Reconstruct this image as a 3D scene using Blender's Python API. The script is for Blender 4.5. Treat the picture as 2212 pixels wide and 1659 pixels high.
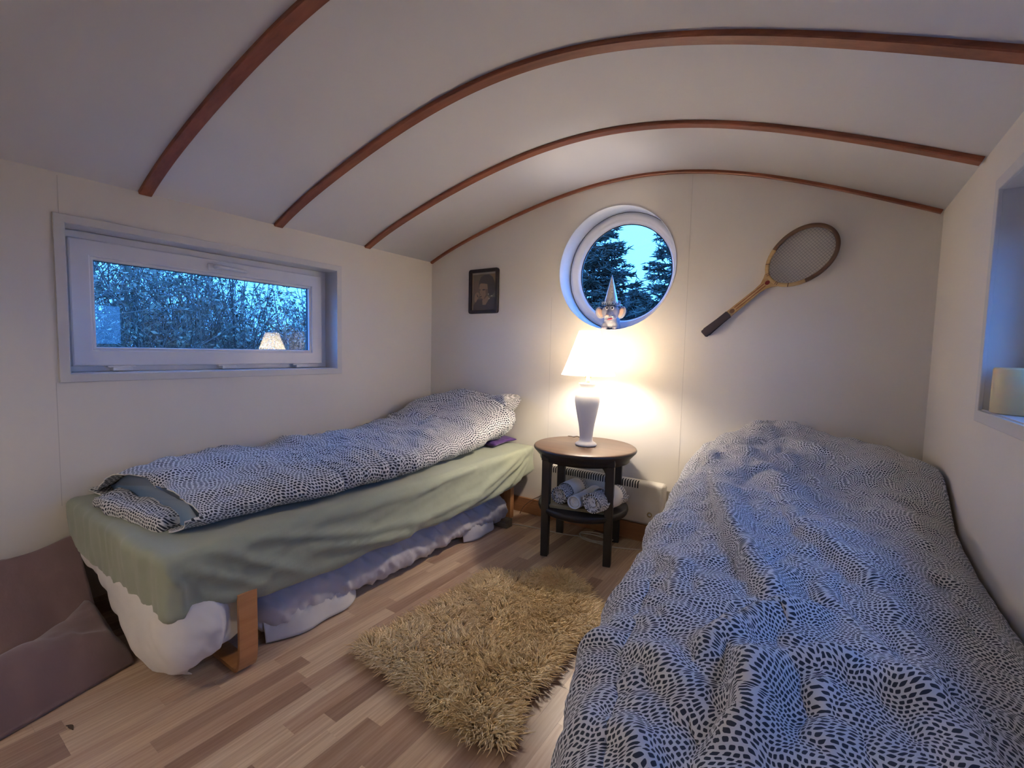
import bpy, bmesh, math, random
import numpy as np
from mathutils import Vector, Matrix

for o in list(bpy.data.objects):
    bpy.data.objects.remove(o)
SC = bpy.context.scene
COL = SC.collection
R = math.radians
rng = np.random.default_rng(7)
random.seed(7)

# ------------------------------------------------------------------ camera
CAM = Vector((2.393, -2.494, 1.032))
YAW, PITCH, ROLL = R(33.904), R(4.083), R(1.316)
cf = Vector((-math.sin(YAW) * math.cos(PITCH), math.cos(YAW) * math.cos(PITCH), -math.sin(PITCH)))
cr = Vector((math.cos(YAW), math.sin(YAW), 0))
cu = cr.cross(cf)
cr2 = math.cos(ROLL) * cr + math.sin(ROLL) * cu
cu2 = -math.sin(ROLL) * cr + math.cos(ROLL) * cu
cd = bpy.data.cameras.new('camera')
cam = bpy.data.objects.new('camera', cd)
COL.objects.link(cam)
m = Matrix((cr2, cu2, -cf)).transposed().to_4x4()
m.translation = CAM
cam.matrix_world = m
cd.sensor_width = 36
cd.lens = 36 * 1006.44 / 2212
cd.clip_start = 0.02
SC.camera = cam

# ------------------------------------------------------------------ light
W = bpy.data.worlds.new('dusk_sky')
SC.world = W
W.use_nodes = True
bg = W.node_tree.nodes['Background']
bg.inputs[0].default_value = (0.068, 0.31, 1.0, 1)
bg.inputs[1].default_value = 2.9
BULB_STRENGTH = 228.0
FILL_LAMP_STRENGTH = 88.0  # strength of the unseen fill lamp added behind the camera
SC.view_settings.view_transform = 'Standard'
SC.view_settings.look = 'None'
SC.view_settings.gamma = 1.0
SC.view_settings.use_curve_mapping = False
SC.view_settings.exposure = 1.22

# ------------------------------------------------------------------ helpers
def tag(o, label=None, cat=None, group=None, kind=None):
    if label: o['label'] = label
    if cat: o['category'] = cat
    if group: o['group'] = group
    if kind: o['kind'] = kind
    return o

def thing(name, loc, label, cat, group=None, kind=None):
    o = bpy.data.objects.new(name, None)
    o.empty_display_size = 0.05
    COL.objects.link(o)
    o.location = loc
    return tag(o, label, cat, group, kind)

def wloc(o):
    v = Vector(o.location)
    while o.parent:
        v += o.matrix_parent_inverse.translation
        o = o.parent
        v += Vector(o.location)
    return v

def link(o, parent):
    COL.objects.link(o)
    if parent is not None:
        o.parent = parent
        o.matrix_parent_inverse = Matrix.Translation(-wloc(parent))
    return o

def fmesh(name, V, F, mat, parent=None, smooth=True, uv=None, recenter=True):
    """V (n,3) in world space; F uniform int array or list of tuples."""
    V = np.asarray(V, dtype=float)
    off = np.zeros(3)
    if recenter:
        off = np.array([(V[:, 0].min() + V[:, 0].max()) / 2, (V[:, 1].min() + V[:, 1].max()) / 2, V[:, 2].min()])
    Vl = V - off
    me = bpy.data.meshes.new(name)
    if isinstance(F, np.ndarray):
        nf, k = F.shape
        me.vertices.add(len(Vl)); me.vertices.foreach_set('co', Vl.ravel())
        me.loops.add(nf * k); me.loops.foreach_set('vertex_index', F.ravel().astype(np.int32))
        me.polygons.add(nf); me.polygons.foreach_set('loop_start', (np.arange(nf) * k).astype(np.int32))
        me.update(calc_edges=True)
    else:
        me.from_pydata(Vl.tolist(), [], [tuple(int(i) for i in f) for f in F])
    if uv is not None:
        L = me.uv_layers.new(name='UVMap')
        idx = np.zeros(len(me.loops), dtype=np.int32)
        me.loops.foreach_get('vertex_index', idx)
        L.data.foreach_set('uv', np.asarray(uv, dtype=float)[idx].ravel())
    if smooth:
        me.polygons.foreach_set('use_smooth', np.ones(len(me.polygons), dtype=bool))
    if mat is not None:
        for mm in (mat if isinstance(mat, (list, tuple)) else [mat]):
            me.materials.append(mm)
    me.update()
    o = bpy.data.objects.new(name, me)
    o.location = off
    link(o, parent)
    return o

def bobj(name, bm, mat, parent=None, smooth=False):
    bm.verts.ensure_lookup_table()
    bmesh.ops.recalc_face_normals(bm, faces=bm.faces)
    V = np.array([v.co[:] for v in bm.verts])
    F = [[v.index for v in f.verts] for f in bm.faces]
    for i, v in enumerate(bm.verts): v.index = i
    bm.verts.index_update()
    F = [[v.index for v in f.verts] for f in bm.faces]
    mi = [f.material_index for f in bm.faces]
    bm.free()
    o = fmesh(name, V, F, mat, parent, smooth)
    o.data.polygons.foreach_set('material_index', mi)
    return o

def bm_box(bm, lo, hi, bevel=0.0, seg=2, mat=0, M=None):
    lo = Vector(lo); hi = Vector(hi)
    r = bmesh.ops.create_cube(bm, size=1.0)
    vs = r['verts']
    c = (lo + hi) / 2; s = hi - lo
    for v in vs:
        v.co = Vector((v.co.x * s.x, v.co.y * s.y, v.co.z * s.z)) + c
    fs = set(f for v in vs for f in v.link_faces)
    if bevel > 0:
        es = set(e for v in vs for e in v.link_edges)
        rb = bmesh.ops.bevel(bm, geom=list(es), offset=bevel, segments=seg, affect='EDGES', profile=0.5)
        fs = set(rb['faces']) | set(f for v in rb['verts'] for f in v.link_faces)
    for f in fs:
        f.material_index = mat
    if M is not None:
        bmesh.ops.transform(bm, matrix=M, verts=list(set(v for f in fs for v in f.verts)))
    return fs

def box(name, lo, hi, mat, parent=None, bevel=0.0, seg=2, M=None):
    bm = bmesh.new()
    bm_box(bm, lo, hi, bevel, seg, 0, M)
    return bobj(name, bm, mat, parent, smooth=False)

def lathe(name, prof, c, mat, parent=None, n=48, fr=None, closed=False, smooth=True):
    """prof [(r,z)], c world centre; fr(theta, i)-> radius offset"""
    V, F = [], []
    k = len(prof)
    for i, (r, z) in enumerate(prof):
        for j in range(n):
            t = 2 * math.pi * j / n
            rr = r + (fr(t, i) if fr else 0)
            V.append((c[0] + rr * math.cos(t), c[1] + rr * math.sin(t), c[2] + z))
    for i in range(k - 1 if not closed else k):
        i2 = (i + 1) % k
        for j in range(n):
            j2 = (j + 1) % n
            F.append((i * n + j, i * n + j2, i2 * n + j2, i2 * n + j))
    return fmesh(name, V, F, mat, parent, smooth)

def tubes(P, rad, sides=6, caps=False):
    """P (n,k,3), rad (n,k) -> V,F arrays (quads)"""
    P = np.asarray(P, float); rad = np.asarray(rad, float)
    n, k, _ = P.shape
    T = np.gradient(P, axis=1)
    T /= np.linalg.norm(T, axis=2, keepdims=True) + 1e-12
    ref = np.where(np.abs(T[..., 2:3]) > 0.9, np.array([1., 0, 0]), np.array([0, 0, 1.]))
    A = np.cross(T, ref); A /= np.linalg.norm(A, axis=2, keepdims=True) + 1e-12
    B = np.cross(T, A)
    th = np.arange(sides) * 2 * np.pi / sides
    V = P[:, :, None, :] + rad[:, :, None, None] * (np.cos(th)[None, None, :, None] * A[:, :, None, :] + np.sin(th)[None, None, :, None] * B[:, :, None, :])
    V = V.reshape(-1, 3)
    i = np.arange(n)[:, None, None]; a = np.arange(k - 1)[None, :, None]; s = np.arange(sides)[None, None, :]
    s2 = (s + 1) % sides
    b = i * k * sides
    F = np.stack([b + a * sides + s, b + a * sides + s2, b + (a + 1) * sides + s2, b + (a + 1) * sides + s], axis=-1).reshape(-1, 4)
    return V, F

def smooth_path(pts, n=60):
    pts = np.asarray(pts, float)
    k = len(pts)
    P = np.vstack([2 * pts[0] - pts[1], pts, 2 * pts[-1] - pts[-2]])
    out = []
    for u in np.linspace(0, k - 1 - 1e-9, n):
        i = int(u); t = u - i
        p0, p1, p2, p3 = P[i], P[i + 1], P[i + 2], P[i + 3]
        out.append(0.5 * ((2 * p1) + (-p0 + p2) * t + (2 * p0 - 5 * p1 + 4 * p2 - p3) * t * t + (-p0 + 3 * p1 - 3 * p2 + p3) * t ** 3))
    return np.array(out)

def cable(name, pts, r, mat, parent=None, n=60):
    p = smooth_path(pts, n)
    V, F = tubes(p[None], np.full((1, n), r), 8)
    return fmesh(name, V, F, mat, parent)

# gradient-like value noise, numpy
_perm = np.random.default_rng(3).random(4096)
def vnoise(p):
    p = np.asarray(p, float)
    i = np.floor(p).astype(np.int64); f = p - i
    f = f * f * f * (f * (f * 6 - 15) + 10)
    def h(a, b, c):
        n = (a * 374761393 + b * 668265263 + c * 1442695041) & 0x7fffffff
        n = ((n ^ (n >> 13)) * 1274126177) & 0x7fffffff
        return _perm[(n ^ (n >> 16)) & 4095]
    r = 0
    for dx in (0, 1):
        for dy in (0, 1):
            for dz in (0, 1):
                w = (f[..., 0] if dx else 1 - f[..., 0]) * (f[..., 1] if dy else 1 - f[..., 1]) * (f[..., 2] if dz else 1 - f[..., 2])
                r = r + w * h(i[..., 0] + dx, i[..., 1] + dy, i[..., 2] + dz)
    return r * 2 - 1

def fbm(p, oct=4, gain=0.5):
    p = np.asarray(p, float)
    a, r = 1.0, 0
    for o in range(oct):
        r = r + a * vnoise(p + o * 17.3)
        p = p * 2.03; a *= gain
    return r

def seg_dist(p, line):
    """distance of 2-D points (...,2) to polyline; also signed side and param"""
    best = np.full(p.shape[:-1], 1e9); sgn = np.zeros(p.shape[:-1]); par = np.zeros(p.shape[:-1])
    L = np.asarray(line, float)
    for k in range(len(L) - 1):
        a, b = L[k], L[k + 1]
        d = b - a; l2 = (d * d).sum()
        t = np.clip(((p - a) @ d) / l2, 0, 1)
        q = a + t[..., None] * d
        v = p - q
        dd = np.linalg.norm(v, axis=-1)
        s = np.sign(d[0] * v[..., 1] - d[1] * v[..., 0])
        m_ = dd < best
        best = np.where(m_, dd, best); sgn = np.where(m_, s, sgn); par = np.where(m_, (k + t) / (len(L) - 1), par)
    return best, sgn, par

def fold(p, line, amp, w, asym=1.0):
    d, s, t = seg_dist(p, line)
    ww = np.where(s > 0, w, w * asym)
    taper = np.clip(np.sin(np.pi * (0.12 + 0.76 * t)), 0, 1)
    return amp * taper * np.exp(-(d / ww) ** 2)

def grid_faces(n, mm, wrap=False):
    F = []
    i = np.arange(n - 1)[:, None]; j = np.arange(mm if wrap else mm - 1)[None, :]
    j2 = (j + 1) % mm
    return np.stack([i * mm + j, i * mm + j2, (i + 1) * mm + j2, (i + 1) * mm + j], -1).reshape(-1, 4)

def soft_box(name, c, half, r, h, mat, parent=None, disp=None, rot=None, pre=None, uvxy=False):
    """rounded box surface with lattice size h, displaced along its normals"""
    half = np.array(half, float)
    n = np.maximum(2, np.round(2 * half / h).astype(int))
    ids, P, F = {}, [], []
    def vid(i, j, k):
        key = (i, j, k)
        if key not in ids:
            ids[key] = len(P)
            P.append((-half[0] + 2 * half[0] * i / n[0], -half[1] + 2 * half[1] * j / n[1], -half[2] + 2 * half[2] * k / n[2]))
        return ids[key]
    for i in range(n[0]):
        for j in range(n[1]):
            F.append((vid(i, j, 0), vid(i, j + 1, 0), vid(i + 1, j + 1, 0), vid(i + 1, j, 0)))
            F.append((vid(i, j, n[2]), vid(i + 1, j, n[2]), vid(i + 1, j + 1, n[2]), vid(i, j + 1, n[2])))
    for i in range(n[0]):
        for k in range(n[2]):
            F.append((vid(i, 0, k), vid(i + 1, 0, k), vid(i + 1, 0, k + 1), vid(i, 0, k + 1)))
            F.append((vid(i, n[1], k), vid(i, n[1], k + 1), vid(i + 1, n[1], k + 1), vid(i + 1, n[1], k)))
    for j in range(n[1]):
        for k in range(n[2]):
            F.append((vid(0, j, k), vid(0, j, k + 1), vid(0, j + 1, k + 1), vid(0, j + 1, k)))
            F.append((vid(n[0], j, k), vid(n[0], j + 1, k), vid(n[0], j + 1, k + 1), vid(n[0], j, k + 1)))
    P = np.array(P)
    rr = np.minimum(r, half * 0.98)
    q = np.clip(P, -(half - rr), half - rr)
    d = (P - q) / rr
    ln = np.linalg.norm(d, axis=1, keepdims=True)
    N = d / np.maximum(ln, 1e-9)
    P2 = q + N * rr
    uv = (P2[:, :2] + np.stack([P2[:, 2] * 0.3, P2[:, 2]], 1)) * 0.65
    if pre is not None: P2 = pre(P2)
    if disp is not None: P2 = P2 + N * disp(P2, N)[:, None]
    if rot is not None:
        P2 = P2 @ np.array(rot.to_3x3()).T
    return fmesh(name, P2 + np.array(c), np.array(F), mat, parent, True, uv=uv)

# ------------------------------------------------------------------ materials
def srgb(r, g, b):
    f = lambda c: (c / 12.92 if c <= 0.04045 else ((c + 0.055) / 1.055) ** 2.4)
    return tuple(f(v / 255) for v in (r, g, b))

class N:
    def __init__(self, name):
        self.m = bpy.data.materials.new(name); self.m.use_nodes = True
        self.t = self.m.node_tree
        self.b = self.t.nodes['Principled BSDF']
        self.out = self.t.nodes['Material Output']
    def n(self, typ, **kw):
        nd = self.t.nodes.new(typ)
        for k, v in kw.items():
            if k.startswith('_'):
                setattr(nd, k[1:], v)
        return nd
    def l(self, a, b):
        self.t.links.new(a, b)
    def val(self, sock, v):
        if isinstance(v, bpy.types.NodeSocket): self.l(v, sock)
        else: sock.default_value = v
    def math(self, op, a, b=None, c=None):
        nd = self.n('ShaderNodeMath', _operation=op)
        self.val(nd.inputs[0], a)
        if b is not None: self.val(nd.inputs[1], b)
        if c is not None: self.val(nd.inputs[2], c)
        return nd.outputs[0]
    def vmath(self, op, a, b=None, s=None):
        nd = self.n('ShaderNodeVectorMath', _operation=op)
        self.val(nd.inputs[0], a)
        if b is not None: self.val(nd.inputs[1], b)
        if s is not None: self.val(nd.inputs['Scale'], s)
        return nd.outputs[0]
    def coord(self, which='Object'):
        return self.n('ShaderNodeTexCoord').outputs[which]
    def noise(self, vec, scale, detail=3, rough=0.55, dim='3D'):
        nd = self.n('ShaderNodeTexNoise', _noise_dimensions=dim)
        self.l(vec, nd.inputs['Vector'])
        nd.inputs['Scale'].default_value = scale; nd.inputs['Detail'].default_value = detail
        nd.inputs['Roughness'].default_value = rough
        return nd
    def mapping(self, vec, scale=(1, 1, 1), loc=(0, 0, 0), rot=(0, 0, 0)):
        nd = self.n('ShaderNodeMapping')
        self.l(vec, nd.inputs['Vector'])
        nd.inputs['Scale'].default_value = scale; nd.inputs['Rotation'].default_value = rot
        if isinstance(loc, bpy.types.NodeSocket): self.l(loc, nd.inputs['Location'])
        else: nd.inputs['Location'].default_value = loc
        return nd.outputs[0]
    def mix(self, fac, a, b, mode='MIX'):
        nd = self.n('ShaderNodeMix', _data_type='RGBA', _blend_type=mode)
        self.val(nd.inputs[0], fac)
        for s, v in ((nd.inputs[6], a), (nd.inputs[7], b)):
            if isinstance(v, bpy.types.NodeSocket): self.l(v, s)
            else: s.default_value = (*v, 1) if len(v) == 3 else v
        return nd.outputs[2]
    def ramp(self, fac, stops):
        nd = self.n('ShaderNodeValToRGB')
        self.l(fac, nd.inputs[0])
        e = nd.color_ramp.elements
        while len(e) < len(stops): e.new(0.5)
        for el, (p, c) in zip(e, stops):
            el.position = p; el.color = (*c, 1) if len(c) == 3 else c
        return nd.outputs[0]
    def bump(self, h, strength=0.3, dist=0.01):
        nd = self.n('ShaderNodeBump')
        self.l(h, nd.inputs['Height'])
        nd.inputs['Strength'].default_value = strength; nd.inputs['Distance'].default_value = dist
        self.l(nd.outputs[0], self.b.inputs['Normal'])
    def base(self, c):
        if isinstance(c, bpy.types.NodeSocket): self.l(c, self.b.inputs['Base Color'])
        else: self.b.inputs['Base Color'].default_value = (*c, 1)
    def p(self, **kw):
        for k, v in kw.items():
            self.b.inputs[k.replace('_', ' ')].default_value = v
        return self

def paint(name, col, var=0.04, rough=0.6, bump=0.15, scale=40, bdist=0.002):
    k = N(name); co = k.coord()
    n1 = k.noise(co, 2.5, 4); n2 = k.noise(co, scale, 3)
    c2 = tuple(max(0, v * (1 - var * 2)) for v in col)
    k.base(k.mix(n1.outputs[0], col, c2))
    k.bump(n2.outputs[0], bump, bdist)
    k.p(Roughness=rough)
    return k.m

def fabric(name, col, var=0.06, rough=0.9, weave=900, sheen=0.2, bump=0.15):
    k = N(name); co = k.coord()
    n1 = k.noise(co, 6, 4); n2 = k.noise(co, weave, 2); n3 = k.noise(co, 45, 3)
    k.base(k.mix(n1.outputs[0], tuple(v * (1 + var) for v in col), tuple(v * (1 - var) for v in col)))
    h = k.math('ADD', k.math('MULTIPLY', n2.outputs[0], 0.15), n3.outputs[0])
    k.bump(h, bump, 0.004)
    k.p(Roughness=rough)
    k.b.inputs['Sheen Weight'].default_value = sheen
    return k.m

def wood(name, c1, c2, axis=1, rough=0.45, scale=1.0, bump=0.1, knots=False, coat=0.0):
    k = N(name); co = k.coord()
    s = [26 * scale] * 3; s[axis] = 1.6 * scale
    mp = k.mapping(co, tuple(s))
    n1 = k.noise(mp, 1.0, 5, 0.6)
    s2 = [120 * scale] * 3; s2[axis] = 4 * scale
    n2 = k.noise(k.mapping(co, tuple(s2)), 1.0, 3)
    f = k.math('ADD', k.math('MULTIPLY', n1.outputs[0], 0.75), k.math('MULTIPLY', n2.outputs[0], 0.25))
    col = k.ramp(f, [(0.3, c1), (0.68, c2)])
    if knots:
        v = k.n('ShaderNodeTexVoronoi'); v.inputs['Scale'].default_value = 4.5
        k.l(co, v.inputs['Vector'])
        kn = k.math('LESS_THAN', v.outputs['Distance'], 0.045)
        col = k.mix(kn, col, tuple(x * 0.35 for x in c1))
    k.base(col)
    k.bump(n2.outputs[0], bump, 0.001)
    k.p(Roughness=rough)
    k.b.inputs['Coat Weight'].default_value = coat
    return k.m

M = {}
M['wall'] = paint('cream_wall_paint', (0.82, 0.775, 0.705), 0.02, 0.55, 0.25, 30)
M['ceiling'] = paint('white_ceiling_paint', (0.74, 0.735, 0.775), 0.02, 0.45, 0.05, 20)
M['joint'] = paint('wall_joint', (0.68, 0.64, 0.58), 0.1)
M['rib'] = wood('stained_rib_wood', srgb(104, 58, 40), srgb(152, 90, 64), axis=0, rough=0.45, knots=True, scale=0.8)
M['base'] = wood('pine_skirting', srgb(150, 105, 70), srgb(190, 140, 98), axis=0, rough=0.45)
M['trim'] = paint('window_trim_paint', (0.70, 0.685, 0.67), 0.03, 0.5, 0.1)
M['upvc'] = paint('white_window_plastic', (0.80, 0.79, 0.80), 0.02, 0.3, 0.03)
M['gasket'] = paint('black_gasket', (0.012, 0.014, 0.02), 0.0, 0.5)
M['reveal'] = paint('white_reveal', (0.80, 0.80, 0.80), 0.02, 0.5, 0.05)

def glass_mat():
    k = N('window_glass')
    t = k.t
    tr = k.n('ShaderNodeBsdfTransparent'); tr.inputs[0].default_value = (0.93, 0.96, 0.97, 1)
    gl = k.n('ShaderNodeBsdfGlossy'); gl.inputs['Roughness'].default_value = 0.0
    lw = k.n('ShaderNodeLayerWeight'); lw.inputs[0].default_value = 0.5
    f2 = k.math('ADD', 0.045, k.math('MULTIPLY', k.math('POWER', lw.outputs['Facing'], 5.0), 0.95))
    mx = k.n('ShaderNodeMixShader')
    k.l(f2, mx.inputs[0]); k.l(tr.outputs[0], mx.inputs[1]); k.l(gl.outputs[0], mx.inputs[2])
    k.l(mx.outputs[0], k.out.inputs['Surface'])
    return k.m
M['glass'] = glass_mat()

def plank_mat():
    k = N('laminate_strip'); co = k.coord()
    oi = k.n('ShaderNodeObjectInfo'); gi = k.n('ShaderNodeNewGeometry')
    rnd = k.math('FRACT', k.math('ADD', oi.outputs['Random'], gi.outputs['Random Per Island']))
    pos = k.n('ShaderNodeNewGeometry').outputs['Position']
    offv = k.n('ShaderNodeCombineXYZ'); k.l(k.math('MULTIPLY', rnd, 31.0), offv.inputs[0]); k.l(k.math('MULTIPLY', rnd, 57.0), offv.inputs[1])
    p2 = k.vmath('ADD', pos, offv.outputs[0])
    n1 = k.noise(k.mapping(p2, (34, 2.2, 1)), 1.0, 4, 0.6)
    n2 = k.noise(k.mapping(p2, (160, 6, 1)), 1.0, 3)
    w = k.n('ShaderNodeTexWave', _wave_type='RINGS', _rings_direction='Z')
    k.l(k.mapping(p2, (26, 3.0, 1)), w.inputs['Vector'])
    w.inputs['Scale'].default_value = 0.9; w.inputs['Distortion'].default_value = 5.0; w.inputs['Detail'].default_value = 2
    base = k.ramp(rnd, [(0.0, (0.72, 0.57, 0.41)), (0.26, (0.60, 0.445, 0.315)), (0.42, (0.48, 0.335, 0.245)),
                        (0.58, (0.66, 0.50, 0.355)), (0.74, (0.33, 0.215, 0.155)), (0.88, (0.52, 0.375, 0.275)), (1.0, (0.78, 0.63, 0.46))])
    g = k.math('ADD', k.math('MULTIPLY', n1.outputs[0], 0.6), k.math('MULTIPLY', n2.outputs[0], 0.4))
    dark = k.mix(1.0, base, (0.74, 0.66, 0.62), 'MULTIPLY')
    c = k.mix(k.ramp(g, [(0.40, (0, 0, 0)), (0.62, (1, 1, 1))]), base, dark)
    c = k.mix(k.math('MULTIPLY', w.outputs[1], 0.22), c, k.mix(1.0, base, (0.55, 0.45, 0.42), 'MULTIPLY'))
    k.base(c)
    k.p(Roughness=0.36)
    return k.m
M['plank'] = plank_mat()
M['slab'] = paint('floor_slab', (0.10, 0.07, 0.05), 0.05)

def print_mat():
    """white cotton printed with a wavy lattice of small dark blue lozenges"""
    k = N('lozenge_print_cotton')
    uv = k.coord('UV')
    def shear(vec, scale, comp, amp):
        nz = k.noise(k.mapping(vec, scale), 1.0, 1, 0.5, '2D')
        o = k.n('ShaderNodeCombineXYZ')
        k.l(k.math('MULTIPLY', k.math('SUBTRACT', nz.outputs[0], 0.5), amp), o.inputs[comp])
        return k.vmath('ADD', vec, o.outputs[0])
    p = shear(uv, (1.5, 11.0, 1), 0, 0.055)
    p = shear(p, (11.0, 1.5, 1), 1, 0.055)
    p = shear(p, (3.0, 26.0, 1), 0, 0.012)
    p = shear(p, (26.0, 3.0, 1), 1, 0.012)
    p = k.vmath('MULTIPLY', p, (1 / 0.0082, 1 / 0.0074, 0))
    sp = k.n('ShaderNodeSeparateXYZ'); k.l(p, sp.inputs[0])
    row = k.math('FLOOR', sp.outputs[1])
    u2 = k.math('ADD', sp.outputs[0], k.math('MULTIPLY', k.math('MODULO', row, 2.0), 0.5))
    cell = k.n('ShaderNodeCombineXYZ'); k.l(k.math('FLOOR', u2), cell.inputs[0]); k.l(row, cell.inputs[1])
    wn = k.n('ShaderNodeTexWhiteNoise', _noise_dimensions='2D'); k.l(cell.outputs[0], wn.inputs['Vector'])
    ws = k.n('ShaderNodeSeparateColor'); k.l(wn.outputs['Color'], ws.inputs[0])
    a = k.math('SUBTRACT', k.math('FRACT', u2), k.math('ADD', 0.45, k.math('MULTIPLY', ws.outputs[0], 0.1)))
    b = k.math('SUBTRACT', k.math('FRACT', sp.outputs[1]), k.math('ADD', 0.45, k.math('MULTIPLY', ws.outputs[1], 0.1)))
    a = k.math('ADD', a, k.math('MULTIPLY', b, k.math('SUBTRACT', k.math('MULTIPLY', ws.outputs[2], 0.7), 0.35)))
    sz = k.math('ADD', 0.365, k.math('MULTIPLY', ws.outputs[2], 0.075))
    aa = k.math('POWER', k.math('ABSOLUTE', k.math('DIVIDE', a, sz)), 3.8)
    bb = k.math('POWER', k.math('ABSOLUTE', k.math('DIVIDE', b, sz)), 3.8)
    d = k.math('ADD', aa, bb)
    mask = k.ramp(d, [(0.40, (1, 1, 1)), (0.55, (0, 0, 0))])
    nd = d.node
    k.base(k.mix(mask, (0.70, 0.70, 0.71), (0.030, 0.036, 0.055)))
    n3 = k.noise(uv, 60, 3, 0.5, '2D'); n4 = k.noise(uv, 18, 3, 0.5, '2D')
    k.bump(k.math('ADD', n4.outputs[0], k.math('MULTIPLY', n3.outputs[0], 0.35)), 0.35, 0.006)
    k.p(Roughness=0.9); k.b.inputs['Sheen Weight'].default_value = 0.15
    return k.m
M['print'] = print_mat()
M['insert'] = fabric('blue_duvet_insert', srgb(105, 138, 176))
M['sage'] = fabric('sage_sheet', srgb(154, 161, 142), 0.03, sheen=0.25)
M['white_sheet'] = fabric('white_sheet', (0.72, 0.69, 0.67), 0.03)
M['lilac'] = fabric('lilac_white_cotton', (0.57, 0.545, 0.585), 0.04)
M['mauve'] = fabric('mauve_corduroy', srgb(122, 98, 98), 0.08, weave=500, sheen=0.35, bump=0.25)
M['plum'] = fabric('plum_pillow', srgb(70, 35, 105))
M['birch'] = wood('bent_birch', srgb(178, 122, 76), srgb(206, 152, 104), axis=1, rough=0.4)
M['birchx'] = wood('leg_wood', srgb(165, 112, 72), srgb(196, 144, 98), axis=2, rough=0.45)
M['greyblock'] = wood('weathered_offcut', srgb(95, 85, 70), srgb(135, 122, 100), axis=0, rough=0.8)
M['black'] = paint('black_lacquer', (0.018, 0.016, 0.016), 0.1, 0.42, 0.1, 60)
M['tabletop'] = wood('brown_table_top', srgb(78, 60, 48), srgb(110, 86, 70), axis=0, rough=0.36, scale=0.7, coat=0.0)
M['ceramic'] = paint('matt_white_ceramic', (0.78, 0.77, 0.76), 0.03, 0.45, 0.05, 80)
M['heater'] = paint('cream_heater_enamel', (0.76, 0.73, 0.66), 0.01, 0.3, 0.0)
M['slot'] = paint('heater_slot_dark', (0.02, 0.02, 0.02), 0, 0.8)
M['brass'] = paint('dull_brass', (0.5, 0.38, 0.16), 0.1, 0.3); M['brass'].node_tree.nodes['Principled BSDF'].inputs['Metallic'].default_value = 1
M['cord'] = paint('white_cord', (0.6, 0.57, 0.52), 0.05, 0.5)
M['cordbrown'] = paint('brown_cord', (0.16, 0.09, 0.05), 0.05, 0.5)
M['towel'] = fabric('white_towel', (0.74, 0.73, 0.72), 0.05, weave=250, bump=0.5)
M['paper'] = paint('paper_band', (0.78, 0.76, 0.73), 0.05, 0.7)
M['linen'] = fabric('olive_linen', srgb(150, 138, 105), 0.1, weave=200)
M['frame'] = paint('dark_picture_frame', (0.022, 0.013, 0.013), 0.1, 0.4)
M['candle'] = None
def candle_mat():
    k = N('cream_candle_wax'); k.base((0.78, 0.68, 0.40)); k.p(Roughness=0.4)
    k.b.inputs['Subsurface Weight'].default_value = 0.4; k.b.inputs['Subsurface Radius'].default_value = (0.03, 0.02, 0.01)
    return k.m
M['candle'] = candle_mat()
M['wick'] = paint('black_wick', (0.02, 0.02, 0.02), 0)
def wool_mat():
    k = N('golden_wool'); gi = k.n('ShaderNodeNewGeometry')
    pos = gi.outputs['Position']
    n1 = k.noise(pos, 9, 3)
    f = k.math('ADD', k.math('MULTIPLY', gi.outputs['Random Per Island'], 0.5), k.math('MULTIPLY', n1.outputs[0], 0.6))
    k.base(k.ramp(f, [(0.15, (0.60, 0.41, 0.20)), (0.5, (0.85, 0.63, 0.35)), (0.85, (0.95, 0.79, 0.52))]))
    k.p(Roughness=0.75); k.b.inputs['Sheen Weight'].default_value = 0.2
    return k.m
M['wool'] = wool_mat()
M['hide'] = fabric('sheepskin_hide', (0.35, 0.24, 0.12))

# ------------------------------------------------------------------ room shell
WX = 2.741                    # right wall
YB = -3.7                     # rear wall behind the camera
TH = 0.17                     # wall thickness
_cp = np.array([(0, 1.650), (.285, 1.761), (.666, 1.868), (1.149, 1.965), (1.40, 1.984), (1.553, 1.980), (1.788, 1.947), (2.001, 1.903),
                (2.195, 1.845), (2.536, 1.705), (2.741, 1.618)])
_pc = np.polyfit(_cp[:, 0] - 1.37, _cp[:, 1], 6)
def zc(x): return np.polyval(_pc, np.asarray(x, float) - 1.37)

def rect_wall(name, x0, x1, y0, y1, z0, z1, hole, label):
    """wall slab (x0..x1) with a rectangular hole (ya,yb,za,zb)"""
    bm = bmesh.new()
    ya, yb, za, zb = hole
    bm_box(bm, (x0, y0, z0), (x1, ya, z1)); bm_box(bm, (x0, yb, z0), (x1, y1, z1))
    bm_box(bm, (x0, ya, z0), (x1, yb, za)); bm_box(bm, (x0, ya, zb), (x1, yb, z1))
    return tag(bobj(name, bm, M['wall']), label, 'wall', kind='structure')

WY0, WY1, WZ0, WZ1 = -1.962, -0.788, 0.904, 1.473      # clear opening of the side windows
wl = rect_wall('wall_left', -TH, 0, YB, TH, -0.3, 1.70, (WY0, WY1, WZ0, WZ1), 'cream painted side wall with wide window over green bed')
wr = rect_wall('wall_right', WX, WX + TH, YB, TH, -0.3, 1.68, (WY0, WY1, WZ0, WZ1), 'cream painted side wall beside the bed with candle window')

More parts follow.
